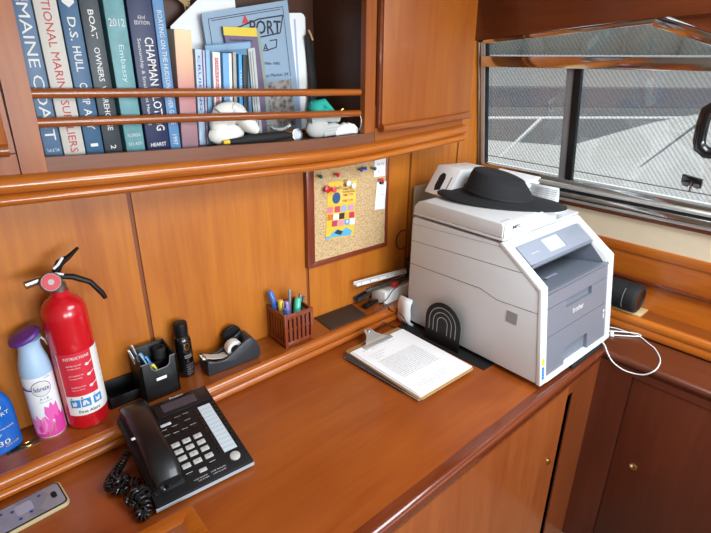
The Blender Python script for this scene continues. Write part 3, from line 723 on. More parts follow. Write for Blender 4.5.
pin(1.034,.489,'#D5D6D2','grey white push pin at the top of the flyer',.010); pin(1.054,.479,'#F2F0EA','cream white push pin below the grey one on the flyer',.0085)
pin(.990,.522,RED,'red push pin alone above the flyer',.0065); pin(.925,.526,'#15605E','dark teal push pin near the left top corner of the cork',.006)
pin(1.180,.478,'#D02028','red push pin above the binder clip',.0065); pin(1.088,.524,'#1D4F9C','blue push pin at the top edge of the cork, left of two',.006); pin(1.104,.526,'#24589F','blue push pin at the top edge of the cork, right of two',.006); pin(1.146,.520,'#1B5C70','blue green push pin beside the white card',.006)
cd = thing('business_card','white card tucked under the moulding at the top right of the cork board','card',(1.188,fy,.515))
mb=MB(); mb.prism([(-.028,-.027),(.022,-.030),(.026,.06),(-.026,.062)],'Y',0,.0008); mb.build('card','paper',cd)
text('S',cd,'red_ink',(-.008,-.0002,-.012),(1,0,0),(0,0,1),height=.010); text('NJ NJ',cd,'ink_grey',(0,-.0002,.012),(1,0,0),(0,0,1),width=.030,height=.008)
sl = thing('note_slip','white note slip held by a binder clip on the cork board','note',(1.191,fy-.001,.42))
mb=MB(); mb.prism([(-.026,-.044),(.022,-.050),(.027,.045),(-.018,.049)],'Y',0,.0012); mb.build('paper','paper',sl)
for k in range(6): text('lorem note text',sl,'ink_grey',(.002,-.0002,.026-.011*k),(1,0,-.05),(0,0,1),width=.030,height=.003,name='handwriting') if k<3 else None
bc2 = thing('binder_clip','small black binder clip gripping the note slip','clip',(1.193,fy-.003,.466))
mb=MB(); mb.box((-.009,-.003,-.005),(.009,.003,.004),bev=.001); mb.build('clip_body','black',bc2)
mb=MB(); mb.tube([(-.004,-.003,.003),(-.004,-.005,-.008),(.004,-.005,-.008),(.004,-.003,.003)],.0007,6); mb.build('clip_wire','chrome_rough',bc2)

# ------------------------------------------------------------------ things on the ledge
# blue bottle
bb = thing('sunscreen_bottle','blue plastic sunscreen bottle cut by the left edge of the ledge','bottle',(.006,1.178,L))
mb = MB(); mb.lathe([(.050,0),(.056,.004),(.057,.09),(.054,.115),(.045,.135),(.030,.148),(.019,.152)],36,sx=1,sy=.55); mb.build('body',pmat('bottle blue','#1460B8',.3,coat=.4),bb)
mb = MB(); mb.lathe([(.019,.152),(.021,.153),(.021,.178),(.018,.182),(0,.182)],28,sx=1,sy=.75); mb.build('cap',pmat('cap blue','#2A78C8',.35),bb)
def bflat(body,x,z,wd_,hg,mat='white_ink',name='lettering'):
    # follow the oval body
    o_=text(body,bb,mat,(x,0,z),(1,0,0),(0,0,1),width=wd_,height=hg,name=name)
    for v in o_.data.vertices: v.co.y = -.0318*math.sqrt(max(0,1-(v.co.x/.0575)**2))-.0006
bflat('SPORT',.025,.098,.04,.009); bflat('sunscreen lotion',.027,.064,.04,.005); bflat('SPF',.012,.05,.018,.006); bflat('30',.022,.030,.022,.012); bflat('UVA UVB',.035,.020,.026,.005,mat=pmat('tan print','#D8A848',.5))
mb = MB(); mb._add([(.022+.012*math.cos(a*PI/10),-.0318*math.sqrt(max(0,1-((.022+.012*math.cos(a*PI/10))/.0575)**2))-.0008,.116+.009*math.sin(a*PI/10)) for a in range(20)],[tuple(range(20))]); mb.build('sun_emblem',pmat('emblem yellow','#E9E36A',.5),bb)
# air freshener
fb = thing('air_freshener_can','pale blue and white air freshener spray can with pink tulips and purple cap','spray can',(.119,1.170,L))
fb.rotation_euler = (0,0,math.radians(-100))       # label centre faces local +X -> towards the camera
R0=.0315
mb = MB(); mb.lathe([(.029,0),(.0312,.003),(.0315,.008),(R0,.160),(.0308,.170)],40); mb.build('body',pmat('can white','#E9ECF0',.35,coat=.3),fb)
mb = MB(); mb.lathe([(.0317,.160),(.0312,.172),(.0292,.188),(.0255,.204),(.0225,.217),(.0215,.226),(.022,.234),(.0245,.240),(.027,.2445)],40); mb.build('shroud',pmat('shroud blue','#A9C6E2',.4),fb)
mb = MB(); mb.lathe([(.0275,.2345),(.0315,.237),(.0325,.240),(.030,.245),(.018,.2485),(0,.250)],36,mtx=Matrix.Translation((0,0,.248))@Matrix.Rotation(math.radians(100),4,'Z')@Matrix.Translation((-.004,0,0))@Matrix.Rotation(math.radians(-20),4,'Y')@Matrix.Translation((0,0,-.238))); cp_=mb.build('cap',pmat('cap purple','#5B2A86',.4),fb)
mb = MB(); mb.tube([(-.004,.020,.244),(-.004,.030,.230),(-.003,.033,.216)],[.006,.005,.002],8,flat=.4); mb.build('trigger','white',fb)
M['tulip']=plain('tulip pink','#D43F9A',.45); pmat('tulip light','#EC86C4',.45); pmat('tulip mid','#E060AE',.45); pmat('stem olive','#9C8C4A',.6)
mb = MB(); wrap(mb,R0+.0003,-1.25,1.25,.004,.036,24); mb.build('pink_base','tulip',fb)
def canpoly(pts,mat,name,d=.0006):
    mb=MB(); mb._add([(x,0,z) for x,z in pts],[tuple(range(len(pts)))])
    bmesh.ops.triangulate(mb.bm,faces=mb.bm.faces[:]); bmesh.ops.subdivide_edges(mb.bm,edges=mb.bm.edges[:],cuts=2)
    o_=mb.build(name,mat,fb)
    for v in o_.data.vertices: v.co.y=d
    return wrap_obj(o_,R0,0)
def petal(cx,cz,w_,h_): return [(cx-w_*.3,cz),(cx-w_*.5,cz+h_*.45),(cx-w_*.42,cz+h_*.85),(cx-w_*.15,cz+h_*.7),(cx,cz+h_),(cx+w_*.18,cz+h_*.72),(cx+w_*.42,cz+h_*.9),(cx+w_*.5,cz+h_*.45),(cx+w_*.3,cz)]
for (cx,cz,w_,h_,mt) in ((.012,.046,.030,.048,'tulip mid'),(-.020,.014,.036,.052,'tulip light'),(-.004,.018,.026,.044,'tulip mid'),(.026,.008,.028,.058,'tulip')): canpoly(petal(cx,cz,w_,h_),mt,'tulip_print',.0007+.0002*abs(cx)*10)
canpoly([(.008,.012),(.010,.012),(.0115,.042),(.0095,.042)],'stem olive','tulip_stem',.0008); canpoly([(-.006,.004),(-.004,.004),(.002,.026),(.0,.026)],'stem olive','tulip_stem',.0011)
# oval name badge
def ell(cx,cz,a,b_,n=28): return [(cx+a*math.cos(2*PI*k/n),cz+b_*math.sin(2*PI*k/n)) for k in range(n)]
canpoly([(-.040,.128),(-.012,.128),(-.012,.136),(-.040,.136)],'navy_ink','blue_band',.0004)
canpoly(ell(.003,.132,.0195,.0195),'navy_ink','badge_ring',.0006); canpoly(ell(.003,.132,.0182,.0182),'white_ink','badge',.0009)
def cantext(body,x,z,wd_,hg,mat,par,r,ang=0,name='lettering',bold=False):
    o_=text(body,par,mat,(x,0,z),(1,0,0),(0,0,1),width=wd_,height=hg,name=name,bold=bold)
    for v in o_.data.vertices: v.co.y=.0012
    return wrap_obj(o_,r,ang)
cantext('febreze',.003,.132,.030,.012,'navy_ink',fb,R0,bold=True); cantext('A I R',.004,.106,.018,.006,'ink_grey',fb,R0,bold=True); cantext('SPRING & RENEWAL',.006,.098,.026,.003,'ink_grey',fb,R0); cantext('odour fighter',.018,.156,.014,.004,'navy_ink',fb,R0)

# fire extinguisher
fe = thing('fire_extinguisher','red fire extinguisher with white instruction label standing on the ledge against the wall','fire extinguisher',(.197,1.160,L))
fe.rotation_euler=(0,0,math.radians(-93))
R1=.0455
mb=MB(); mb.lathe([(.040,0),(.0445,.003),(R1,.010),(R1,.278),(.0445,.292),(.040,.305),(.032,.316),(.022,.323),(.0185,.326),(.018,.338),(0,.338)],44); mb.build('cylinder',pmat('extinguisher red','#C4101F',.22,coat=.6),fe)
pmat('label white','#E8E6E2',.45); pmat('label red','#CF2A3C',.45); pmat('label blue','#2F86C8',.5)
mb=MB(); wrap(mb,R1+.0004,-1.0,1.45,.040,.200,28); mb.build('label','label white',fe)
mb=MB(); wrap(mb,R1+.0008,-.95,.62,.092,.202,22); mb.build('label_panel','label red',fe)
cantext('INSTRUCTIONS',-.004,.190,.052,.007,'white_ink',fe,R1,bold=True)
for k,z in enumerate((.168,.142,.112)):
    cantext('PULL PIN HOLD UNIT'if k==0 else('AIM AT BASE OF FIRE'if k==1 else'SQUEEZE LEVER'),-.012,z+.004,.030,.0035,'white_ink',fe,R1); cantext('and stand back',-.013,z-.003,.026,.003,'white_ink',fe,R1)
    mb=MB(); mb.sphere((0,0,0),.0045,scale=(1,1,.8)); mb.tube([(0,0,0),(.008,0,.003),(.014,0,.007)],.0012,6)
    o_=mb.build('pictogram','white_ink',fe)
    for v in o_.data.vertices: v.co=Vector((v.co.x+.014,.0012,v.co.z+z))
    wrap_obj(o_,R1,0)
for k,x in enumerate((-.026,-.004,.022)):
    mb=MB(); mb._add([(x-.010,0,.062),(x+.010,0,.062),(x+.010,0,.083),(x-.010,0,.083)],[(0,1,2,3)]); bmesh.ops.subdivide_edges(mb.bm,edges=mb.bm.edges[:],cuts=3,use_grid_fill=True)
    o_=mb.build('class_icon','label blue',fe)
    for v in o_.data.vertices: v.co.y=.0009
    wrap_obj(o_,R1,0)
    mb=MB(); pts_=[[(-.006,.066),(.001,.066),(.004,.072),(.001,.080),(-.002,.075),(-.006,.078)],[(-.007,.066),(.006,.066),(.006,.070),(.001,.079),(-.004,.080),(-.007,.074)],[(-.005,.067),(.003,.066),(.006,.076),(.002,.079),(-.001,.073),(-.006,.080)]][k]
    mb._add([(x+a,0,z) for a,z in pts_],[tuple(range(6))]); o_=mb.build('class_pictogram','white_ink',fe)
    for v in o_.data.vertices: v.co.y=.0013
    wrap_obj(o_,R1,0)
    cantext('ABC'[k],x-.006,.087,.004,.004,'ink',fe,R1,bold=True)
cantext('First Alert',0,.050,.044,.008,'ink',fe,R1,bold=True)
for k in range(14): cantext('CAUTION DO NOT INCINERATE',.052,.192-.0075*k,.016,.002,'ink_grey',fe,R1) if k%2==0 else None
vl=MB(); vl.lathe([(.016,.336),(.0165,.339),(.0155,.352),(.011,.356),(.011,.372),(0,.374)],24); vv=vl.build('valve','steel_dull',fe)
mb=MB(); mb.lathe([(.0195,0),(.0215,.002),(.0215,.010),(.0185,.013),(0,.013)],28,mtx=Matrix.Translation((.016,-.014,.364))@Matrix.Rotation(math.radians(66),4,'Y')); ga=mb.build('gauge','steel_dull',fe)
mb=MB(); mb.lathe([(0,.0134),(.0172,.0134)],28,mtx=Matrix.Translation((.016,-.014,.364))@Matrix.Rotation(math.radians(66),4,'Y'),cap=False); mb.build('gauge_face',pmat('gauge red','#C9444F',.4),ga)
mb=MB(); mb.lathe([(0,.0138),(.006,.0138)],16,mtx=Matrix.Translation((.016,-.014,.364))@Matrix.Rotation(math.radians(66),4,'Y'),cap=False); mb.build('gauge_hub',pmat('gauge silver','#B4B0A8',.4),ga)
# world directions inside the rotated empty: u = left-to-right in the room, away = to the wall
ca,sa=math.cos(math.radians(93)),math.sin(math.radians(93))
def lx(wx,wyy,z): return (wx*ca - wyy*sa, wx*sa + wyy*ca, z)
mb=MB(); mb.tube([lx(-.010,-.004,.366),lx(-.035,-.008,.372),lx(-.060,-.012,.370)],[.008,.0085,.0085],14); nz=mb.build('nozzle','chrome_rough',fe)
mb=MB(); mb.tube([lx(-.006,0,.362),lx(.004,-.004,.385),lx(.012,-.004,.398),lx(.030,-.006,.407),lx(.052,-.008,.424)],[.008,.011,.011,.007,.004],10,flat=.75); mb.build('squeeze_lever','black',fe)
mb=MB(); mb.tube([lx(.006,-.002,.368),lx(.030,-.006,.362),lx(.060,-.012,.343),lx(.078,-.016,.312),lx(.083,-.017,.298)],[.007,.0085,.0075,.0075,.006],12,flat=.8); mb.build('carry_handle','black',fe)
mb=MB(); mb.tube([lx(-.004,-.016,.392),lx(.006,-.016,.399),lx(.018,-.014,.412)],.0028,8); mb.tube([lx(-.004,-.016,.382),lx(.012,-.018,.376)],.0024,8); mb.build('safety_pin','white',fe)

# low black tray
lt_=thing('desk_tray','low empty black plastic tray between extinguisher and black mesh-look organizer','tray',(.286,1.180,L))
def opentray(mb,x0,x1,y0,y1,z0,z1,t_,bev=.002):
    mb.box((x0,y0,z0),(x1,y1,z0+t_)); mb.box((x0,y0,z0),(x1,y0+t_,z1),bev*.4); mb.box((x0,y1-t_,z0),(x1,y1,z1),bev*.4); mb.box((x0,y0,z0),(x0+t_,y1,z1),bev*.4); mb.box((x1-t_,y0,z0),(x1,y1,z1),bev*.4)
mb=MB(); opentray(mb,-.040,.036,-.028,.030,.0005,.030,.0025); mb.box((-.040,.026,.0),(.036,.030,.046),.001); mb.build('tray_body','black',lt_)
# organizer
og=thing('desk_organizer','black leatherette pencil organizer with notched front and silver plate','organizer',(.364,1.155,L))
mb=MB(); x0,x1,y0,y1,H_=-.045,.045,-.037,.040,.109
mb.box((x0,y0,0),(x1,y1,.004),.001); mb.box((x0,y1-.005,0),(x1,y1,H_+.012),.0015)
for xx in (x0,x1-.005): mb.prism([(y0,0),(y1,0),(y1,H_+.012),(y0+.004,H_),(y0,H_)],'X',xx,xx+.005,.0012)
mb.prism([(x0,0),(x1,0),(x1,H_),(x1-.014,H_),(x1-.018,H_-.022),(x1-.026,H_-.028),(x0+.034,H_-.028),(x0+.026,H_-.022),(x0+.022,H_),(x0,H_)],'Y',y0,y0+.005,.0012)
mb.build('body',plain('leatherette','#0C0C0E',.45,bump=.5,bscale=500),og)
mb=MB(); mb.tube([(x0+.002,y0+.001,H_),(x0+.021,y0+.001,H_),(x0+.027,y0+.001,H_-.021),(x0+.035,y0+.001,H_-.027),(x1-.027,y0+.001,H_-.027),(x1-.019,y0+.001,H_-.021),(x1-.015,y0+.001,H_),(x1-.002,y0+.001,H_)],.0011,6); mb.build('rim_stitching','ink_grey',og)
mb=MB(); mb.box((-.012,y0-.0012,.052),(.014,y0+.001,.060),.0006); mb.build('name_plate','white',og)
mb=MB(); mb.box((x0+.004,-.003,.004),(x1-.004,0,.085)); mb.build('divider','black',og)
def pen(label,name,base,top,r,col,tipcol=None,cat='pen',group=None,clip=True):
    b_=Vector(base); d=Vector(top)-b_
    t=thing(name,label,cat,base,group=group)
    q=d.to_track_quat('Z','Y'); t.rotation_mode='QUATERNION'; t.rotation_quaternion=q
    l_=d.length
    mb=MB(); mb.lathe([(r*.35,0),(r*.9,.012),(r,.02),(r,l_-.004),(r*.8,l_),(0,l_)],14); mb.build('barrel',pmat('pen '+col,col,.35,coat=.3),t)
    if tipcol:
        mb=MB(); mb.lathe([(r*1.08,l_*.62),(r*1.1,l_*.62+.002),(r*1.05,l_-.004),(r*.8,l_+.0006),(0,l_+.0008)],14); mb.build('cap',pmat('pen '+tipcol,tipcol,.35,coat=.3),t)
    if clip:
        mb=MB(); mb.box((r*.9,-.0015,l_-.035),(r*.9+.0015,.0015,l_-.003)); mb.build('clip',pmat('pen clip','#C9C9C6',.25,metal=1),t)
    return t
z1=L+.0045
pen('thin white-tipped pen leaning at the left rim of the black organizer','pen',(.345,1.150,z1),(.311,1.158,L+.140),.0028,'#9AA0A8','#E6E6E2')
pen('thin grey pen beside the white-tipped one in the black organizer','pen',(.350,1.166,z1),(.325,1.176,L+.140),.0030,'#4A4E55','#BFC2C4')
pen('white and blue marker lying in the left bay of the black organizer','marker',(.374,1.135,z1),(.336,1.163,L+.118),.0055,'#E3E6EA','#6B8FB4',cat='marker')
pen('bright blue pen in the left bay of the black organizer','pen',(.380,1.140,z1),(.346,1.156,L+.108),.0050,'#2F8FD0','#2A86C6')
pen('yellow highlighter low in the black organizer by the notch','highlighter',(.385,1.128,z1),(.353,1.136,L+.092),.0050,'#E2D23A','#D8D04A',cat='highlighter')
rl=thing('tape_roll','black roll standing in the right bay of the black organizer','roll',(.388,1.172,z1))
mb=MB(); mb.lathe([(.016,0),(.017,.002),(.017,.104),(.015,.108),(.010,.108),(.0095,.102),(0,.102)],24); mb.build('roll_body','rubber',rl)
# body spray can
ax=thing('body_spray_can','black body spray can with gold emblem standing between organizer and tape dispenser','spray can',(.452,1.176,L)); ax.rotation_euler=(0,0,math.radians(-88))
R2=.0225
mb=MB(); mb.lathe([(.020,0),(.0222,.003),(R2,.006),(R2,.100),(.0218,.108),(.0195,.115),(.0165,.121)],32); mb.build('body','black_gloss',ax)
mb=MB(); mb.lathe([(.0165,.120),(.0172,.122),(.0168,.127),(.0178,.134),(.0180,.152),(.0170,.158),(.011,.160),(0,.160)],32); mb.build('cap','black',ax)
pmat('gold print','#C9A34A',.3,metal=1)
mb=MB(); mb.tube([(.006*math.cos(a),0,.095+.010*math.sin(a)) for a in [math.radians(40+ 20*k) for k in range(15)]],.0011,6); mb.tube([(-.001,0,.090),(.007,0,.091),(.007,0,.102)],.001,6); o_=mb.build('emblem','gold print',ax)
for v in o_.data.vertices: v.co.y=.0008
wrap_obj(o_,R2,0)
cantext('GOLD',0,.068,.018,.004,'white_ink',ax,R2); cantext('DEODORANT BODY SPRAY',.002,.062,.022,.0025,'white_ink',ax,R2)
for k in range(5): cantext('150 ml 48H FRESH',.003,.040-.007*k,.020,.003,'ink_grey',ax,R2)
# tape dispenser
td=thing('tape_dispenser','black weighted tape dispenser with a clear tape roll','tape dispenser',(.490,1.121,L),math.radians(-3.5))
mb=MB()
side=[(0,.0015),(.150,.0015),(.158,.010),(.158,.036),(.140,.070),(.128,.074),(.114,.069),(.094,.058),(.074,.044),(.050,.033),(.025,.036),(.004,.046),(0,.040)]
mb.prism([(x,z) for x,z in side],'Y',0,.008,.002); mb.prism([(x,z) for x,z in side],'Y',.050,.058,.002)
mb.prism([(0,.0015),(.150,.0015),(.158,.010),(.158,.034),(.140,.034),(.07,.014),(.03,.014),(.02,.030),(.004,.044),(0,.040)],'Y',.006,.052,.001)
mb.prism([(.120,.030),(.158,.030),(.158,.036),(.140,.070),(.128,.074),(.120,.069)],'Y',.006,.052,.001)
mb.build('body',plain('dispenser charcoal','#2B2F35',.34),td)
mb=MB(); mb.prism([(.004,.0475),(.025,.0375),(.050,.0305),(.068,.0315),(.066,.033),(.050,.0325),(.026,.0395),(.006,.0495)],'Y',.016,.042); mb.build('tape_strip',pmat('tape clear','#C6BEB2',.25),td)
mb=MB()
for k in range(9): mb._add([(-.003,.016+.003*k,.046),(.002,.016+.003*k,.048),(-.005,.0175+.003*k,.050),(.002,.019+.003*k,.048)],[(0,1,2),(2,1,3)])
mb.box((-.003,.014,.044),(.008,.044,.0475)); mb.build('cutter','chrome_rough',td)
rm=Matrix.Translation((.090,.017,.045))@Matrix.Rotation(-PI/2,4,'X')
mb=MB(); mb.lathe([(.013,0),(.0225,0),(.023,.001),(.023,.023),(.0225,.024),(.013,.024),(.013,0)],32,mtx=rm,cap=False); ro=mb.build('tape_roll',pmat('tape white','#E2E0DA',.35),td)
mb=MB(); mb.lathe([(.005,-.002),(.012,-.002),(.0128,.0),(.0128,.024),(.012,.026),(.005,.026)],24,mtx=rm); mb.build('hub','black_matte',ro)
mg=thing('tape_core','round black hub leaning against the wall behind the tape dispenser','roll',(.600,1.191,L))
mb=MB(); mb.lathe([(0,0),(.027,0),(.029,.002),(.029,.011),(.027,.013),(0,.013)],28,mtx=Matrix.Translation((0,.0,.0605))@Matrix.Rotation(math.radians(88),4,'X')); mb.box((-.024,-.013,.0),(.024,.0,.05),.002); mb.build('core','black',mg)
# slatted wooden pen basket
pb=thing('pen_basket','small slatted reddish wooden pen holder box','pen holder',(.7265,1.0985,L),math.radians(-2.5))
S_=.101; Hh=.107
pb_red=wood('pen box mahogany','#6F2C14','#8C3E1E','Z',scale=2); M['penbox']=pb_red
mb=MB(); mb.box((.002,.002,.004),(S_-.002,S_-.002,.008)); 
for (x,y) in ((0,0),(S_-.010,0),(0,S_-.010),(S_-.010,S_-.010)): mb.box((x,y,0),(x+.010,y+.010,Hh),.001)
for z0_,z1_ in ((.004,.016),(Hh-.014,Hh)):
    mb.box((.008,.001,z0_),(S_-.008,.007,z1_),.0008); mb.box((.008,S_-.007,z0_),(S_-.008,S_-.001,z1_),.0008); mb.box((.001,.008,z0_),(.007,S_-.008,z1_),.0008); mb.box((S_-.007,.008,z0_),(S_-.001,S_-.008,z1_),.0008)
mb.build('box_frame','penbox',pb)
for face in range(4):
    for k in range(5):
        a=.0165+.0148*k; mb=MB()
        if face==0: mb.box((a,.002,.014),(a+.0092,.005,Hh-.012))
        elif face==1: mb.box((.002,a,.014),(.005,a+.0085,Hh-.012))
        elif face==2: mb.box((a,S_-.005,.014),(a+.0085,S_-.002,Hh-.012))
        else: mb.box((S_-.005,a,.014),(S_-.002,a+.0085,Hh-.012))
        mb.build('slat','penbox',pb)
mb=MB(); mb.box((.010,.0045,.052),(S_-.010,.0065,.058)); mb.box((.0045,.010,.052),(.0065,S_-.010,.058)); mb.build('cross_slat','penbox',pb)
mb=MB(); mb.box((.007,.007,.0085),(S_-.007,S_-.007,.0095)); mb.box((.0068,.0068,.009),(.0075,S_-.0068,.085)); mb.box((.0068,.0068,.009),(S_-.0068,.0075,.085)); mb.build('liner','blackvoid',pb)
zz=L+.011
pen('thick blue marker rising highest at the left of the wooden pen box','marker',(.768,1.160,zz),(.733,1.180,L+.158),.0085,'#2E6FD0','#2E6FD0',cat='marker')
pen('silver pen standing upright in the wooden pen box','pen',(.782,1.150,zz),(.790,1.160,L+.155),.0042,'#A9A9A6','#8C8C8A')
pen('flat mint green highlighter in the wooden pen box','highlighter',(.775,1.122,zz),(.803,1.136,L+.130),.0100,'#38B890','#48C49C',cat='highlighter',clip=False)
pen('purple pen with dark tip in the wooden pen box','pen',(.766,1.136,zz),(.763,1.140,L+.130),.0080,'#6B58A8','#8A78C0')
pen('yellow and black pen in the wooden pen box','pen',(.760,1.150,zz),(.749,1.150,L+.134),.0085,'#2B2B2E','#E0C24A')
pen('dark grey pen leaning right in the wooden pen box','pen',(.796,1.128,zz),(.836,1.150,L+.122),.0045,'#3B3F44','#54585C')
pen('black pen lying low and to the right in the wooden pen box','pen',(.796,1.150,zz),(.830,1.160,L+.128),.0045,'#25282B','#707478')
pen('dark blue pen low at the front of the wooden pen box','pen',(.752,1.125,zz),(.748,1.127,L+.118),.0055,'#29357A','#3850A0')
# mouse mat
mm_=tag(MB().prism([(.896,1.098),(1.052,1.094),(1.066,1.188),(.908,1.194)],'Z',L+.0004,L+.003,bev=.001).build('mouse_mat',plain('brown black mat','#33261C',.65,bump=.4,bscale=500)),'thin dark brown rectangular mat lying on the ledge under the cork board','mat')
# metal rails
def railbar(label,a,b_,w_,h_,mat):
    A,B=Vector(a),Vector(b_); d=B-A
    t=thing('drawer_slide',label,'metal rail',a); t.rotation_mode='QUATERNION'; t.rotation_quaternion=d.to_track_quat('X','Z')
    l_=d.length
    mb=MB(); mb.box((0,-w_/2,-h_/2),(l_,w_/2,-h_/2+.002)); mb.box((0,-w_/2,-h_/2),(l_,-w_/2+.002,h_/2)); mb.box((0,w_/2-.002,-h_/2),(l_,w_/2,h_/2)); mb.build('channel',mat,t)
    mb=MB()
    for k in range(7): mb.lathe([(0,0),(.0022,0)],10,mtx=Matrix.Translation((.02+k*(l_-.04)/6,-w_/2-.0004,.002))@Matrix.Rotation(PI/2,4,'X'),cap=False)
    mb.build('screw_hole','blackvoid',t)
    return t
# white box with papers beside the printer
wb_=thing('cardboard_box','flat white box lying on the ledge between wall and printer','box',(1.150,1.108,L),math.radians(0))
mb=MB(); mb.box((0,0,.0005),(.28,.066,.046),.001); mb.build('box_body','white',wb_)
mb=MB(); mb.box((.02,.006,.0462),(.26,.060,.0470)); mb.build('lid_panel',pmat('box grey','#C9C6C0',.5),wb_)
railbar('long white metal drawer slide lying across the flat white box, upper one',(1.062,1.165,.138),(1.33,1.14,.128),.018,.012,'white')
railbar('long white metal drawer slide just below and in front of the upper one',(1.090,1.137,.116),(1.34,1.128,.107),.016,.010,'chrome_rough')
railbar('short dark metal slide end poking out under the white box at its wall side',(1.078,1.178,.070),(1.16,1.184,.079),.020,.014,'dark_grey')
cb_=thing('charger_plug','tangle of black charger plug and connector lying on the ledge by the white box','charger',(1.125,1.140,L+.0005),rz=.2)
mb=MB(); mb.box((-.05,-.008,.002),(.0,.012,.016),.003); mb.box((.004,-.006,.002),(.05,.006,.010),.003); mb.build('plug','black',cb_)
cab=tag(MB().tube(crom([(1.135,1.12,.054),(1.150,1.100,.075),(1.175,1.098,.1),(1.215,1.108,.106),(1.26,1.13,.104)],6),.0015,8).build('black_cable','black_matte'),'thin black cable looping up over the front of the flat white box','cable')
cab=tag(MB().tube(crom([(1.145,1.125,.053),(1.150,1.098,.056),(1.135,1.062,.052),(1.150,1.040,.046),(1.150,1.018,.040),(1.150,1.000,.022),(1.150,.985,.006)],6),.0015,8).build('black_cable','black_matte'),'thin black cable running off the ledge down to the bookend','cable')
cab=tag(MB().tube([(1.08,1.055,.012),(1.05,1.035,.026),(1.07,1.045,.026),(1.10,1.06,.020),(1.12,1.04,.006),(1.135,1.0,.004)],.0018,8).build('black_cable','black_matte'),'short black cable behind the clipboard clip','cable')
cab=tag(MB().tube([(1.31+.030*math.cos(math.radians(a)),1.1845,.235+.036*math.sin(math.radians(a))) for a in range(60,310,12)],.0018,8).build('black_cable','black_matte'),'thin black cable loop against the wall behind the printer','cable')
rb_=thing('red_plug','small red plug lying on the flat white box behind the printer','plug',(1.215,1.125,L+.0476))
mb=MB(); mb.box((-.014,-.010,0),(.014,.010,.016),.004); mb.build('plug_body',pmat('plug red','#C4242C',.4),rb_)
cp=thing('curled_papers','white papers curling down between white box and printer','papers',(1.160,1.045,0))
mb=MB()
prof_=[(.012,.103),(.004,.092),(.002,.075),(.005,.050),(.003,.028),(.012,.012),(.028,.004)]
for k in range(3):
    vs=[]
    for (dx,z) in prof_:
        for y in (-.045-.002*k,.008): vs.append((dx-.002*k,y,z-.002*k))
    mb._add(vs,[(2*i,2*i+1,2*i+3,2*i+2) for i in range(len(prof_)-1)],smooth=True)
o_=mb.build('sheet','paper',cp); sm=o_.modifiers.new('s','SOLIDIFY'); sm.thickness=.0006

# ------------------------------------------------------------------ telephone
tilt=math.atan(.050/.265)
ph=thing('desk_telephone','black multi-line desk telephone with handset and grey keys','telephone',(.2165,.8195,0),math.radians(-4.5))
W,D=.215,.268
TM=Matrix.Translation((0,0,.0225))@Matrix.Rotation(tilt,4,'X')       # top face plane
mb=MB(); mb.prism([(0,0),(W,0),(W,D),(0,D)],'Z',-.019,0,bev=.003,mtx=TM); mb.build('body','black',ph)
mb=MB(); mb.prism([(-.0005,.001),(W+.0005,.001),(W+.0005,-.001),(-.0005,-.001)],'Z',-.016,-.006,mtx=TM); mb.build('front_strip',pmat('silver strip','#AEB4BC',.35),ph)
mb=MB(); mb.prism([(.09,.0),(.235,.0),(.235,.032),(.09,.008)],'X',.012,W-.012); mb.build('stand','black',ph)
def key(name,x,y,w_,h_,mat,z=.003,bev=.0012):
    mb=MB(); mb.box((x-w_/2,y-h_/2,-.001),(x+w_/2,y+h_/2,z),bev,mtx=TM); return mb.build(name,mat,ph)
pmat('key grey','#B9B9B6',.45); pmat('strip white','#C3D0D8',.4); pmat('lcd','#3E3C44',.2); pmat('panel black','#14161A',.35)
mb=MB(); mb.prism([(.078,.216),(.208,.216),(.208,.262),(.078,.262)],'Z',-.001,.0025,bev=.001,mtx=TM); mb.build('display_housing','panel black',ph)
mb=MB(); mb.prism([(.096,.226),(.178,.226),(.178,.252),(.096,.252)],'Z',.0,.0034,mtx=TM); mb.build('display','lcd',ph)
for r_,y in enumerate((.1247,.1044,.0836,.0611)):
    for c_,x in enumerate((.0854,.1104,.1365)):
        k_=key('dial_key',x,y,.0185,.0115,'key grey')
        text('123456789*0#'[3*r_+c_],k_,'ink_grey',TM@Vector((x,y,.0031)),TM.to_3x3()@Vector((1,0,0)),TM.to_3x3()@Vector((0,1,0)),height=.005,name='digit')
for (x,y) in ((.1184,.197),(.1383,.198),(.0785,.1735),(.1034,.1745),(.1356,.177),(.079,.156),(.100,.1545),(.1200,.155),(.1409,.158),(.0843,.0371),(.1370,.0395)): 
    key('function_key',x,y,.016,.006,'black_gloss')
    mb=MB(); mb.box((x-.007,y+.0042,0),(x+.007,y+.0056,.0004),mtx=TM); mb.build('key_label','white_ink',ph)
key('message_key',.0876,.192,.024,.007,'strip white',.0015,.0005); key('hold_key',.111,.0335,.017,.0085,'key grey')
mb=MB(); mb.prism([(.169,.0515),(.1995,.0515),(.1995,.2045),(.169,.2045)],'Z',0,.0012,mtx=TM); sp_=mb.build('name_strip','strip white',ph)
for k in range(11):
    mb=MB(); mb.box((.170,.063+.0128*k,.0012),(.1985,.0636+.0128*k,.0015),mtx=TM); mb.build('strip_line','ink_grey',sp_)
for k in range(12):
    for x in (.162,.207): key('line_key',x,.058+.0128*k,.0085,.006,'black_gloss',.002)
mb=MB(); mb.lathe([(.0115,-.001),(.0115,.003),(.0095,.0042),(0,.0045)],28,mtx=TM@Matrix.Translation((.1845,.0310,0))); mb.build('navigator_key','key grey',ph)
Rx,Uy=TM.to_3x3()@Vector((1,0,0)),TM.to_3x3()@Vector((0,1,0))
text('Panasonic',ph,'white_ink',TM@Vector((.140,.2655,.0006)),Rx,Uy,width=.034,height=.0055,bold=True)
text('KX-T7731',ph,'ink_grey',TM@Vector((.196,.2650,.0006)),Rx,Uy,width=.014,height=.003)
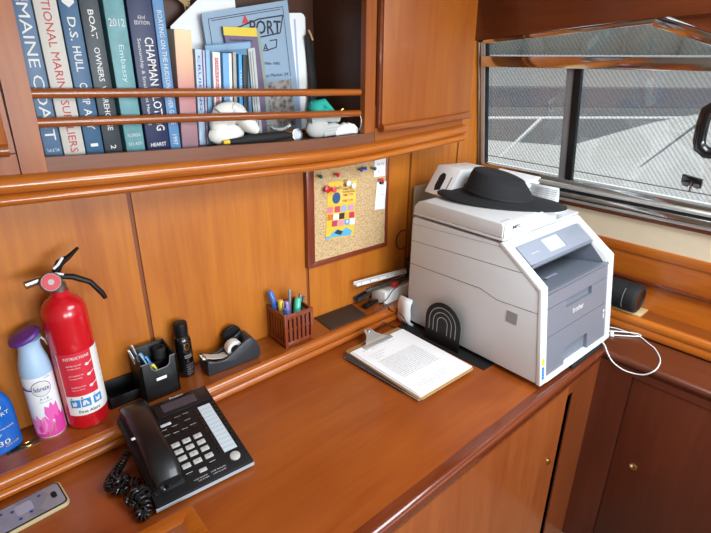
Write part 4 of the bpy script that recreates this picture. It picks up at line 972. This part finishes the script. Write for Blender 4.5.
for k,(y,x,w_) in enumerate(((.0185,.100,.030),(.0195,.140,.034),(.0125,.104,.024),(.0125,.140,.030))):
    text('CONF TRANSFER',ph,'white_ink',TM@Vector((x,y,.0004)),Rx,Uy,width=w_,height=.0028)
# handset
hs=MB()
HX=.037
sect=[(.028,.020,.012,.026),(.050,.030,.015,.030),(.085,.036,.0165,.028),(.130,.0385,.0165,.0265),(.175,.038,.0165,.0265),(.215,.036,.0165,.028),(.243,.030,.016,.031),(.266,.020,.013,.030),(.274,.014,.008,.024)]
rings=[]
for (y,z,tz,wx) in sect:
    ring=[]
    for k in range(16):
        a=2*PI*k/16; c,s_=math.cos(a),math.sin(a)
        ring.append(hs.bm.verts.new(TM@Vector((HX+wx*math.copysign(abs(c)**.55,c),y,z+tz*math.copysign(abs(s_)**.6,s_)))))
    rings.append(ring)
for A,B in zip(rings,rings[1:]):
    for k in range(16):
        f_=hs.bm.faces.new([A[k],A[(k+1)%16],B[(k+1)%16],B[k]]); f_.smooth=True
hs.bm.faces.new(rings[0]); hs.bm.faces.new(rings[-1])
for (y0_,y1_) in ((.034,.080),(.205,.262)): hs.lathe([(.024,.003),(.025,.01),(.022,.03)],20,mtx=TM@Matrix.Translation((HX,(y0_+y1_)/2,0)))
hso=hs.build('handset',plain('handset black','#0F0F12',.35,coat=.2),ph)
mb=MB(); mb.box((.002,.146,.046),(.010,.152,.0475),.0005,mtx=TM); mb.build('handset_lamp','white',hso)
mb=MB(); mb.prism([(.006,.024),(.068,.024),(.068,.272),(.006,.272)],'Z',-.001,.004,bev=.002,mtx=TM); mb.build('cradle','black_matte',ph)
# coiled cord: from handset foot, tangled heap at the left of the phone
ctr=[(-.004,.185,.030),(-.022,.170,.020),(-.040,.155,.014),(-.052,.142,.014),(-.060,.124,.014),(-.040,.130,.028),(-.026,.118,.014),(-.052,.105,.014),(-.034,.092,.014),(-.044,.112,.034),(-.012,.098,.018),(-.020,.075,.014),(-.036,.060,.014),(-.012,.048,.024),(-.034,.040,.014),(-.012,.028,.014),(-.030,.014,.014),(-.018,.004,.014),(-.014,.024,.030),(-.024,.058,.030),(-.006,.066,.020),(-.008,.042,.034),(.008,.050,.016),(.020,.030,.034),(.03,.022,.044)]
cl_=crom(ctr,40); hel=[]
for i,p in enumerate(cl_):
    d=(cl_[min(i+1,len(cl_)-1)]-cl_[max(i-1,0)]).normalized(); a_=d.cross(Vector((0,0,1)))
    if a_.length<1e-4: a_=Vector((1,0,0))
    a_.normalize(); c_=a_.cross(d); f_=i*.60; rr=.0085
    hel.append(p+(a_*math.cos(f_)+c_*math.sin(f_))*rr)
mb=MB(); mb.tube(hel,.0023,6); mb.build('coiled_cord',plain('cord black','#1A1A1C',.3,coat=.3),ph)

# mobile phone lying at the left
mo=thing('smartphone','smartphone in a worn clear case lying face up on the desk at the left edge','phone',(.094,.966,0),math.radians(3))
mb=MB(); 
def rrect(x0,y0,x1,y1,r,n=5):
    out=[]
    for (cx,cy,a0) in ((x1-r,y0+r,-90),(x1-r,y1-r,0),(x0+r,y1-r,90),(x0+r,y0+r,180)):
        for k in range(n+1):
            a=math.radians(a0+90*k/n); out.append((cx+r*math.cos(a),cy+r*math.sin(a)))
    return out
mb.prism(rrect(-.156,0,.003,.078,.012),'Z',.0005,.009,bev=.0015); mb.build('case',pmat('case yellowed','#BDAE88',.3,coat=.3),mo)
mb=MB(); mb.prism(rrect(-.153,.003,0,.075,.010),'Z',.009,.0105,bev=.0005); mb.build('bezel','black_gloss',mo)
g,nt,b=newmat('map screen'); b.inputs['Base Color'].default_value=lin('#8E8C94'); b.inputs['Roughness'].default_value=.12
tc=nt.nodes.new('ShaderNodeTexCoord'); n=nt.nodes.new('ShaderNodeTexVoronoi'); n.inputs['Scale'].default_value=28; cr=nt.nodes.new('ShaderNodeValToRGB'); cr.color_ramp.elements[0].color=lin('#7F7C86'); cr.color_ramp.elements[1].color=lin('#A09EA8')
nt.links.new(tc.outputs['Object'],n.inputs['Vector']); nt.links.new(n.outputs['Color'],cr.inputs[0]); nt.links.new(cr.outputs[0],b.inputs['Base Color']); M['mapscreen']=g
mb=MB(); mb.prism(rrect(-.150,.006,-.003,.072,.008),'Z',.0105,.0108); scn=mb.build('screen','mapscreen',mo)
mb=MB(); mb.prism(rrect(-.022,.030,-.012,.050,.0048),'Z',.0108,.0111); mb.build('camera_island','blackvoid',scn)
mb=MB()
for (x,y) in ((-.062,.026),(-.082,.020),(-.090,.050),(-.040,.058),(-.125,.022),(-.108,.058)): mb.prism([(x+.0035*math.cos(a*PI/5),y+.0035*math.sin(a*PI/5)) for a in range(10)],'Z',.0108,.0111)
mb.build('map_marker','navy_ink',scn)
mb=MB(); mb.prism(rrect(-.085,.030,-.055,.060,.006),'Z',.0108,.01095); mb.build('map_tile',pmat('map tile','#A9A6B6',.2),scn)

# wooden tray corner
tr_=thing('wooden_tray','varnished wooden tray with a raised rim lying in front of the telephone','tray',(.277,.790,0),math.radians(-2.5))
mb=MB(); mb.box((-.30,-.26,.0005),(0,0,.010)); mb.build('tray_base','edge',tr_)
mb=MB()
A=[(-.30,-.26),(0,-.26),(0,0),(-.30,0)]; B=[(-.264,-.224),(-.036,-.224),(-.036,-.036),(-.264,-.036)]
for k in range(4):
    k2=(k+1)%4; a0,a1,b0,b1=A[k],A[k2],B[k],B[k2]
    o0=tuple(Vector(a0)*.88+Vector(b0)*.12); o1=tuple(Vector(a1)*.88+Vector(b1)*.12); i0=tuple(Vector(a0)*.35+Vector(b0)*.65); i1=tuple(Vector(a1)*.35+Vector(b1)*.65)
    v=[(*a0,.010),(*a1,.010),(*o1,.018),(*o0,.018),(*i1,.018),(*i0,.018),(*b1,.010),(*b0,.010)]
    mb._add(v,[(0,1,2,3),(3,2,4,5),(5,4,6,7),(0,7,6,1)])
mb.build('rim','nosing',tr_)
mb=MB(); mb.box((-.268,-.228,.010),(-.032,-.032,.013),.002); mb.build('panel','base_wood',tr_)

# ------------------------------------------------------------------ notebook and clipboard
nb=thing('spiral_notebook','white spiral notebook lying under the clipboard','notebook',(.8835,.716,0),math.radians(2.2))
mb=MB(); mb.box((.004,0,.0005),(.212,.292,.009)); mb.build('page_block','paper',nb)
mb=MB(); mb.box((.0,-.001,.0085),(.214,.293,.0100)); mb.build('cover','dark_grey',nb)
mb=MB()
for k in range(26): mb.tube([(.001+.006*math.cos(a),.050+.0090*k,.0055+.005*math.sin(a)) for a in [2*PI*j/8 for j in range(8)]],.0009,5,closed=True)
mb.build('spiral_wire','black',nb)
cl_b=thing('clipboard','brown hardboard clipboard holding printed white pages','clipboard',(.880,.703,.0107),math.radians(-1.5))
M['hardboard']=plain('hardboard','#B58C58',.6,var=.3)
mb=MB(); mb.prism(rrect(0,0,.233,.318,.012),'Z',0,.0035,bev=.0006); mb.build('board','hardboard',cl_b)
mb=MB(); mb.prism(rrect(.048,.270,.166,.292,.005),'Z',.0092,.0132,bev=.0015)
mb.prism([(.058,.288),(.156,.288),(.140,.302),(.126,.318),(.122,.334),(.116,.340),(.098,.340),(.092,.334),(.088,.318),(.074,.302)],'Z',.0115,.0138,bev=.001,mtx=Matrix.Translation((0,.288,.012))@Matrix.Rotation(math.radians(24),4,'X')@Matrix.Translation((0,-.288,-.012)))
mb.prism([(.075,.292),(.139,.292),(.139,.312),(.075,.312)],'Z',.0035,.0125,bev=.001)
cc=mb.build('clip','sill_metal',cl_b)
mb=MB(); mb.lathe([(.0055,0),(.0065,.004),(.0045,.008),(0,.009)],14,mtx=Matrix.Translation((.107,.326,.0275))); mb.tube([(.060,.304,.010),(.155,.304,.010)],.003,8); mb.build('rivet','chrome_rough',cc)
for k in range(5):
    pg=thing('printed_page',['top printed letter page on the clipboard','second white page just under the top letter page on the clipboard','third white page peeking left under the clipboard letter','fourth white page in the clipped stack','bottom white page of the clipped stack lying on the hardboard'][k],'paper',(.889+[.0,.0015,-.0035,.002,-.001][k],.711+[0,.001,.0015,.003,.0][k],.0107+.0085-.0012*k),math.radians([-1.5,-1.8,-.9,-2.0,-1.4][k]),group='pages on the clipboard')
    mb=MB(); mb.box((0,0,-.0010),(.219,.285,0)); mb.build('sheet','paper',pg)
    if k==0:
        for (y,x,w_) in ((.262,.080,.11),(.255,.105,.10),(.232,.055,.07),(.220,.05,.05),(.208,.045,.03)): text('Agreement for vessel services between parties',pg,'ink',(x,y,0),(1,0,0),(0,1,0),width=w_,height=.0032,name='text_line')
        for j in range(15): text('the owner shall provide the marina with a copy of the current policy and all other papers',pg,'ink',(.100,.190-.0072*j,0),(1,0,0),(0,1,0),width=.152,height=.0040,name='text_line')
        for j in range(4): text('signed and dated this day by the owner or agent of the vessel',pg,'ink',(.095 if j<3 else .075,.046-.008*j,0),(1,0,0),(0,1,0),width=.130 if j<3 else .06,height=.0032,name='text_line')

# ------------------------------------------------------------------ printer
pr=thing('laser_printer','large grey and white multifunction laser printer on the desk end','printer',(1.172,.526,.0125),math.radians(-1.5))
PW=.415
pmat('printer warm grey','#CCCBCA',.45,bump=.1,bscale=700); pmat('printer white','#DCDFE0',.35,coat=.1); pmat('printer grey','#747680',.4); pmat('printer mid grey','#8A8E9A',.4); pmat('printer tray grey','#6E737E',.45); pmat('printer dark','#3E424C',.5)
F0,F1,F2=(0,.004),(.040,.280),(.172,.372)
mb=MB()
sidep=[(.004,.004),(.043,.279),(.175,.371),(.500,.371),(.505,.36),(.508,.02),(.50,.004)]
mb.prism(sidep,'X',0,.034,bev=.002); mb.prism(sidep,'X',PW-.034,PW,bev=.002)
mb.prism([(.02,.004),(.048,.225),(.20,.225),(.24,.26),(.26,.32),(.125,.32),(.120,.325),(.178,.369),(.50,.369),(.506,.02),(.50,.004)],'X',.033,PW-.033)
body=mb.build('body','printer warm grey',pr)
# seams on left side (dark lines lying on the side face)
mb=MB()
def seam(pts,w_=.0016):
    for a,b_ in zip(pts,pts[1:]):
        A,B=Vector(a),Vector(b_); d=(B-A).normalized(); n=Vector((-d.y,d.x))*w_/2
        mb._add([(-.0004,*(A+n)),(-.0004,*(B+n)),(-.0004,*(B-n)),(-.0004,*(A-n))],[(0,1,2,3)])
seam([(.505,.212),(.225,.220),(.165,.205),(.032,.212)]); seam([(.506,.292),(.103,.310),(.066,.347)],.0013); seam([(.506,.348),(.172,.364)],.0008)
mb.build('side_seam','printer dark',body)
mb=MB(); mb.box((-.0006,.094,.152),(.0005,.130,.188)); mb.build('side_vent',pmat('vent grey','#B4B2B0',.6),body)
for k in range(8):
    pass
mb=MB()
for k in range(9): mb.box((-.0009,.095+.004*k,.153),(-.0004,.0966+.004*k,.187))
mb.build('vent_slot','ink_grey',body)
# white front frame: two uprights, sill, bottom
mb=MB()
def fr(off,in_): # outline strip polygon offset outward
    return [(-.004,.002),(.036,.282),(.170,.377),(.180,.374),(.178,.366),(.046,.274),(.010,.002)]
mb.prism(fr(0,0),'X',-.0015,.030,bev=.002,seg=3); mb.prism(fr(0,0),'X',PW-.030,PW+.0015,bev=.002,seg=3)
mb.prism([(-.004,.002),(-.0018,.018),(.012,.018),(.012,.002)],'X',.028,PW-.028)
mb.prism([(.1506,.361),(.170,.377),(.200,.377),(.200,.366),(.160,.355)],'X',.028,PW-.028)
frm=mb.build('front_frame','printer white',pr)
# slanted front panel of bands (x across, s up the slant)
sl_a=math.atan2(.040,.276); FM=Matrix.Translation((0,-.0005,.004))@Matrix.Rotation(-sl_a,4,'X')
def band(mb,x0,x1,s0,s1,d0=.0,d1=.012,bev=0): mb.box((x0,d0,s0),(x1,d1,s1),bev,mtx=FM)
XL,XR=.030,PW-.030
mb=MB(); band(mb,XL,XR,.0655,.1285); band(mb,XL,.130,.0145,.0655); band(mb,.268,XR,.0145,.0655); mb.prism([(.130,.0145),(.130,.058),(.150,.066),(.130,.066)],'Y',0,.012,mtx=FM)
lp=mb.build('paper_drawer','printer grey',pr)
mb=MB(); mb.prism([(.128,.013),(.270,.013),(.270,.067),(.128,.067)],'Y',.0105,.0125,mtx=FM); mb.build('drawer_handle','printer tray grey',lp)
mb=MB(); band(mb,XL,XR,.130,.188); band(mb,XL,.135,.188,.2125); band(mb,.285,XR,.188,.2125); up_=mb.build('front_cover','printer grey',pr)
mb=MB(); band(mb,.134,.286,.187,.2126,.010,.013); mb.build('cover_handle','printer tray grey',up_)
mb=MB(); band(mb,XL,XR,.214,.262,0,.012); mb.prism([(.0325,.261),(.046,.261),(.046,.255),(.035,.255)],'X',XL,XR); mb.build('tray_front','printer grey',pr)
# logo and symbols
rx,uz=(1,0,0),FM.to_3x3()@Vector((0,0,1))
text('brother',pr,'white_ink',FM@Vector((.205,-.0004,.168)),rx,uz,width=.062,height=.017,bold=True)
mb=MB(); mb.lathe([(0,0),(.005,0)],16,mtx=FM@Matrix.Translation((.372,-.0006,.105))@Matrix.Rotation(PI/2,4,'X'),cap=False); mb.prism([(.369,.080),(.375,.080),(.374,.097),(.370,.097)],'Y',-.0007,0,mtx=FM); mb.build('air_symbol','white_ink',pr)
text('print',pr,'ink_grey',FM@Vector((.372,-.0005,.070)),rx,uz,width=.010,height=.004)
mb=MB(); mb.prism([(.006,.058),(.017,.058),(.018,.074),(.011,.080),(.006,.074)],'Y',-.0044,-.003,mtx=FM); mb.build('yellow_sticker',pmat('sticker yellow','#EAC82E',.45),frm)
mb=MB(); 
for k in range(4): mb.prism([(.0065,.016+.0095*k),(.0165,.016+.0095*k),(.0165,.0235+.0095*k),(.0065,.0235+.0095*k)],'Y',-.0044,-.003,mtx=FM)
mb.build('blue_sticker',pmat('sticker blue','#2D7DC0',.45),frm)
# control panel on the slope
ps=math.atan2(.092,.132); PM=Matrix.Translation((0,.040,.281))@Matrix.Rotation(ps,4,'X')   # local y runs up the slope, length .161
mb=MB(); mb.prism(rrect(.036,.070,PW-.040,.138,.006),'Z',-.008,.0035,bev=.001,mtx=PM); cpn=mb.build('control_panel','printer mid grey',pr)
mb=MB(); mb.prism([(.036,.062),(PW-.040,.062),(PW-.040,.072),(.036,.072)],'Z',-.010,.0020,mtx=PM); mb.build('panel_lip','printer tray grey',cpn)
mb=MB(); mb.prism(rrect(.152,.084,.236,.128,.003),'Z',.003,.0042,mtx=PM); mb.build('touchscreen',pmat('touchscreen','#BFC6C8',.2),cpn)
mb=MB(); mb.box((.236,.084,.003),(.241,.128,.0040),mtx=PM); mb.build('screen_shadow_rim','printer tray grey',cpn)
rp_,upv=PM.to_3x3()@Vector((1,0,0)),PM.to_3x3()@Vector((0,1,0))
text('WiFi NFC',cpn,'white_ink',PM@Vector((.092,.100,.0037)),rp_,upv,width=.045,height=.004)
# output tray cavity
mb=MB(); mb.box((.0335,.05,.226),(PW-.0335,.20,.228)); 
mb.prism([(.046,.258),(.20,.231),(.20,.228),(.046,.228)],'X',.034,PW-.034); mb.prism([(.20,.228),(.24,.262),(.257,.319),(.250,.319),(.235,.264),(.197,.232)],'X',.034,PW-.034)
cav=mb.build('output_tray','printer tray grey',pr)
mb=MB()
for xx in (.0335,PW-.0365):
    mb=MB(); mb.prism([(.046,.258),(.20,.229),(.25,.319),(.125,.319),(.100,.311)],'X',xx,xx+.003); mb.build('tray_cheek','printer tray grey',cav)
mb=MB(); mb.box((.10,.122,.300),(.13,.130,.318)); mb.prism([(.125,.318),(.25,.318),(.25,.322),(.125,.322)],'X',.034,PW-.034); mb.build('tray_roof','printer tray grey',cav)
mb=MB(); mb.box((.140,.10,.2515),(.200,.108,.2535),mtx=None); mb.build('paper_stop','printer mid grey',cav)
# scanner lid and document feeder
mb=MB(); mb.prism([(.172,.379),(.172,.387),(.50,.389),(.505,.379)],'X',0,PW,bev=.002); lid=mb.build('scanner_lid','printer warm grey',pr)
mb=MB(); mb.box((.0,.1705,.3795),(PW,.1745,.3868),.001); mb.build('lid_front','printer white',lid)
mb=MB(); mb.prism([(.174,.388),(.174,.422),(.180,.428),(.46,.432),(.484,.425),(.500,.408),(.502,.388)],'X',0,.262,bev=.003,seg=3); adf=mb.build('document_feeder','printer warm grey',pr)
mb=MB(); mb.prism([(.003,.388),(.003,.420),(.010,.428),(.236,.428),(.272,.405),(.278,.388)],'Y',.170,.176,bev=.0015); mb.build('feeder_front','printer white',adf)
mb=MB(); mb.prism([(.262,.388),(PW-.02,.388),(PW-.02,.394),(.262,.402)],'Y',.20,.49); mb.build('feeder_tray','printer white',adf)
text('MFC',adf,'ink',(.060,.1692,.412),(1,0,0),(0,0,1),width=.042,height=.011,bold=True); text('9330CDW',adf,'ink_grey',(.052,.1692,.400),(1,0,0),(0,0,1),width=.022,height=.004)
mb=MB(); mb.box((.012,.19,.4288),(.05,.192,.4294)); mb.build('feeder_mark','ink_grey',adf)
mb=MB(); mb.box((.14,.1500,.3785),(.245,.1510,.384),mtx=None); mb.build('lid_grip',pmat('grip grey','#B9BEC4',.4),lid)
for (x,y) in ((.03,.16),(PW-.06,.16),(.03,.46),(PW-.06,.46)):
    mb=MB(); mb.box((x,y,-.0120),(x+.03,y+.02,.0045)); mb.build('foot','rubber',pr)
mb=MB(); mb.box((.17,-.010,-.0120),(.365,.08,.0),.003); mb.build('front_foot','rubber',pr)
# bookend by the printer
be=thing('bookend','black arched metal bookend with cut-out arches standing against the printer side','bookend',(1.152,.788,0),0)
mb=MB(); mb.box((-.012,-.105,.0005),(.200,.245,.0030)); mb.build('base_plate','black_matte',be)
mb=MB(); hw,hc=.068,.078
def arch(r,zc=.082,z0=.002,n=16): return [(hw-r,z0)]+[(hw-r*math.cos(PI*k/n),zc+r*math.sin(PI*k/n)) for k in range(n+1)]+[(hw+r,z0)]
mb.prism(arch(.068),'X',0,.003); mb.build('arch_plate','black',be)
pmat('slot pale','#9A9896',.5)
for r_ in (.053,.037,.021):
    mb=MB(); out=arch(r_,z0=.045); inn=arch(r_-.0028,z0=.045)
    n_=len(out)
    mb._add([(-.0005,y,z) for y,z in out]+[(-.0005,y,z) for y,z in inn],[(i,i+1,n_+i+1,n_+i) for i in range(n_-1)]); mb.build('arch_slot','slot pale',be)

# ------------------------------------------------------------------ on top of the printer
ZT=.4425
pmat('hat black','#121215',.85,bump=.9,bscale=350)
ht=thing('sun_hat','black woven sun hat with a wide brim resting on top of the printer','hat',(1.360,.830,ZT+.003),rot=(math.radians(1),math.radians(3.0),math.radians(-57)))
mb=MB(); n_=56
def hatring(a_,b_,z,cx=0,cy=0): return [mb.bm.verts.new((cx+a_*math.cos(2*PI*k/n_),cy+b_*math.sin(2*PI*k/n_),z)) for k in range(n_)]
rs=[hatring(*p) for p in ((.197,.104,.002,.0,.012),(.170,.098,.005,-.004,.016),(.135,.094,.009,-.008,.020),(.106,.090,.014,-.010,.026),(.101,.086,.030,-.010,.028),(.091,.078,.054,-.012,.030),(.079,.066,.072,-.016,.030),(.068,.056,.076,-.018,.030),(.035,.030,.077,-.018,.030),(.008,.008,.075,-.018,.030))]
for r_ in rs[4:]:
    for v in r_: v.co.z -= .16*(v.co.x+.01)*min(1,(v.co.z-.014)/.04)
for A,B in zip(rs,rs[1:]):
    for k in range(n_):
        f_=mb.bm.faces.new([A[k],A[(k+1)%n_],B[(k+1)%n_],B[k]]); f_.smooth=True
mb.bm.faces.new(rs[-1])
ho=mb.build('hat_body','hat black',ht); sm=ho.modifiers.new('s','SOLIDIFY'); sm.thickness=.0015
mb=MB(); mb.tube([(-.010+.1055*math.cos(2*PI*k/36),.027+.0895*math.sin(2*PI*k/36),.019-.016*math.cos(2*PI*k/36)*.5) for k in range(36)],.003,6,closed=True,flat=1.6); mb.build('hat_band','rubber',ht)
mf=thing('magazine_file','white cardboard magazine file with a slot handle tilted behind the hat','file box',(1.285,.985,ZT-.006),math.radians(-8))
mb=MB(); TM2=Matrix.Rotation(math.radians(0),4,'Y')
mb.prism([(0,0),(.16,0),(.19,.078),(.055,.084)],'Y',-.005,.100,bev=.002); mb.build('file_body','white',mf)
d2=Vector((.055,0,.084)).normalized()
mb=MB(); 
sl_pts=[(.018,.018),(.018,.026),(.024,.032),(.070,.032),(.078,.026),(.078,.018)]
A_=math.atan2(.055,.084); FMx=Matrix.Rotation(A_,4,'Y')
mb.prism([(y,z) for y,z in ((.040,.020),(.062,.014),(.068,.030),(.068,.066),(.060,.078),(.046,.076),(.040,.062))],'X',-.0012,.0006,mtx=FMx); mb.build('slot_handle','blackvoid',mf)
mb=MB(); mb.box((.0645,.01,.0815),(.165,.085,.0835),mtx=Matrix.Rotation(math.radians(2),4,'Y')); mb.build('inner_papers','paper',mf)
mb=MB(); mb.box((-.001,.012,.02),(.0004,.016,.070),mtx=FMx); mb.build('label_strip','ink_grey',mf)
stk=thing('paper_stack','loose stack of white paper lying behind the hat on the feeder tray','papers',(1.452,.835,.412),math.radians(-6))
mb=MB()
for k in range(17): mb.box((.002*((k*7)%5),.003*((k*3)%4),.004*k),(.125+.002*((k*5)%3),.165+.002*((k*3)%3),.004*k+.0035),mtx=Matrix.Translation((0,0,.0))@Matrix.Rotation(math.radians(-5),4,'Y'))
mb.build('sheets','paper',stk)
ps_=thing('printed_sheet','curled printed page hanging over the right of the feeder tray behind the hat','paper',(1.50,.735,.405),0)
mb=MB(); vs=[]; nn=8
for i in range(nn+1):
    t_=i/nn
    for y in (-.015,.105): vs.append((.012*math.sin(PI*t_)+.03*t_, y+.012*t_, .072*t_-.004*math.sin(PI*t_)))
mb._add(vs,[(2*i,2*i+1,2*i+3,2*i+2) for i in range(nn)],smooth=True); o_=mb.build('sheet',pmat('grey page','#C9C8C8',.8),ps_); sm=o_.modifiers.new('s','SOLIDIFY'); sm.thickness=.0008
for k in range(8): text('invoice line item total',ps_,'ink',(.012*math.sin(PI*(.9-.095*k))+.03*(.9-.095*k)-.005,.045,.064-.0068*k),(0,-1,0),(.3,0,1),width=.090,height=.0042,name='text_line')
ac=tag(MB().box((1.345,1.168,L+.0005),(1.505,1.172,.430),.001).build('plastic_sheet',pmat('grey beige plastic','#A5967E',.3)),'grey beige plastic sheet leaning on the wall behind the printer','sheet')
ac.rotation_euler=(0,0,0)
pa=thing('printer_plug','black power plug and lead standing behind the printer by the white rails','plug',(1.300,1.130,L+.0474))
mb=MB(); mb.box((-.012,-.012,0),(.012,.012,.085),.004); mb.build('plug_body','rubber',pa)

# ------------------------------------------------------------------ right side shelf: speaker, board, white cable
wbd=tag(MB().box((1.708,.470,.0625),(1.776,.66,.0675),.0008).build('wooden_board',wood('pale ply','#C0A070','#D2B88C','Y')),'pale thin wooden board under the black speaker on the side shelf','board')
spk=thing('bluetooth_speaker','black cylindrical portable speaker lying on the side shelf right of the printer','speaker',(1.7195,.486,.0680),math.radians(-3))
mx_=Matrix.Translation((0,0,.0490))@Matrix.Rotation(-PI/2,4,'X')@Matrix.Diagonal((1.12,1.12,1,1))
mb=MB(); mb.lathe([(.031,.006),(.034,.001),(.037,.0),(.041,.003),(.0435,.010),(.0435,.036),(.042,.038)],36,mtx=mx_,cap=False); mb.build('end_bumper','rubber',spk)
mb=MB(); mb.tube([(.0375*math.cos(2*PI*k/36),-.0005,.049+.0375*math.sin(2*PI*k/36)) for k in range(36)],.0009,6,closed=True); mb.build('end_ring','dark_grey',spk)
mb=MB(); mb.lathe([(.0415,.036),(.0425,.040),(.0425,.150),(.0415,.152)],36,mtx=mx_); mb.build('grille',plain('speaker cloth','#0C0D10',.8,bump=.8,bscale=900),spk)
mb=MB(); mb.lathe([(.0435,.150),(.0435,.176),(.041,.184),(.030,.186),(0,.186)],36,mtx=mx_); mb.build('end_bumper','rubber',spk)
mb=MB(); mb.lathe([(.0,.007),(.020,.007),(.029,.004),(.031,.003)],32,mtx=mx_,cap=False); mb.build('bass_cone','black_gloss',spk)
mb=MB(); mb.tube([(.0487*math.cos(a),.039,.049+.0487*math.sin(a)) for a in [math.radians(130+10*k) for k in range(10)]],.0010,6); mb.build('edge_glint','ink_grey',spk)

cord_pts=[(1.62,.60,.0035),(1.680,.545,.0035),(1.6915,.49,.0035),(1.690,.452,.0035),(1.668,.420,.0035),(1.645,.389,.0035),(1.595,.357,.0035),(1.545,.345,.006),(1.517,.346,.001),(1.512,.362,-.017),(1.512,.380,-.027),(1.512,.400,-.032),(1.512,.422,-.034),(1.512,.445,-.029),(1.512,.465,-.018),(1.512,.482,.003),(1.518,.496,.020),(1.53,.515,.026),(1.57,.535,.010)]
wc=tag(MB().tube(crom(cord_pts,8),.0019,8).build('white_cable','white'),'white cable looping off the side ledge in front of the dark cabinet','cable')
pts2=[(1.60,.56,.012),(1.66,.52,.006),(1.692,.462,.010),(1.688,.452,.006),(1.66,.485,.004),(1.62,.53,.004)]
wc2=tag(MB().tube(crom(pts2,8),.0019,8).build('white_cable','white'),'short white cable bend ending in a plug on the side ledge','cable')
wp=thing('usb_plug','white usb plug of a cable on the side ledge next to the printer','plug',(1.640,.522,.0008),math.radians(25))
mb=MB(); mb.box((-.018,-.006,0),(.012,.006,.007),.002); mb.build('plug_body','white',wp)
mb=MB(); mb.box((.012,-.0045,.001),(.024,.0045,.0055)); mb.build('plug_tip','chrome_rough',wp)

# ------------------------------------------------------------------ camera
f_px=510.; th=math.atan((266.5-54)/f_px); phi=math.atan((961-355.5)/(f_px/math.cos(th))); roll_=math.radians(.5)
fw=Vector((math.cos(phi)*math.cos(th),math.sin(phi)*math.cos(th),-math.sin(th))); rt=Vector((math.sin(phi),-math.cos(phi),0)); up=rt.cross(fw)
Rr=rt*math.cos(roll_)+up*math.sin(roll_); Uu=-rt*math.sin(roll_)+up*math.cos(roll_)
cam=bpy.data.cameras.new('camera'); co=bpy.data.objects.new('camera',cam); COL.objects.link(co)
cam.sensor_width=36; cam.lens=36*f_px/711; cam.clip_start=.02; cam.clip_end=500
mw=Matrix((( Rr.x,Uu.x,-fw.x,0),(Rr.y,Uu.y,-fw.y,0),(Rr.z,Uu.z,-fw.z,.86),(0,0,0,1)))
co.matrix_world=mw
SC.camera=co

# ------------------------------------------------------------------ light
def area(name,loc,rot,sx,sy,power,col):
    l=bpy.data.lights.new(name,'AREA'); l.shape='RECTANGLE'; l.size=sx; l.size_y=sy; l.energy=power; l.color=col
    o_=bpy.data.objects.new(name,l); COL.objects.link(o_); o_.location=loc; o_.rotation_euler=rot; return o_
# daylight through the two opposite cabin windows
area('window_daylight',(-.28,-2.56,.57),(PI/2,0,0),1.2,.88,38,(.84,.93,1))
area('window_daylight',(1.12,-2.56,.57),(PI/2,0,0),1.2,.88,66,(.84,.93,1))
# added overhead fill to brighten level surfaces, no lamp known there
area('overhead_fill',(1.05,-.10,CE-.01),(0,0,0),1.0,.8,32,(.82,.92,1))
# daylight entering at the near window
sun=bpy.data.lights.new('sun','SUN'); sun.energy=3.2; sun.angle=.02; sun.color=(1,.97,.92)
so=bpy.data.objects.new('sun',sun); COL.objects.link(so); so.rotation_euler=Vector((.45,.25,-.86)).to_track_quat('-Z','Y').to_euler()
w_=bpy.data.worlds.new('world'); SC.world=w_; w_.use_nodes=True
bg_=w_.node_tree.nodes['Background']; bg_.inputs[0].default_value=(.86,.92,1,1); bg_.inputs[1].default_value=1.5
vs_=SC.view_settings; vs_.view_transform='Standard'; vs_.look='None'; vs_.exposure=0.0; vs_.gamma=1; vs_.use_curve_mapping=False
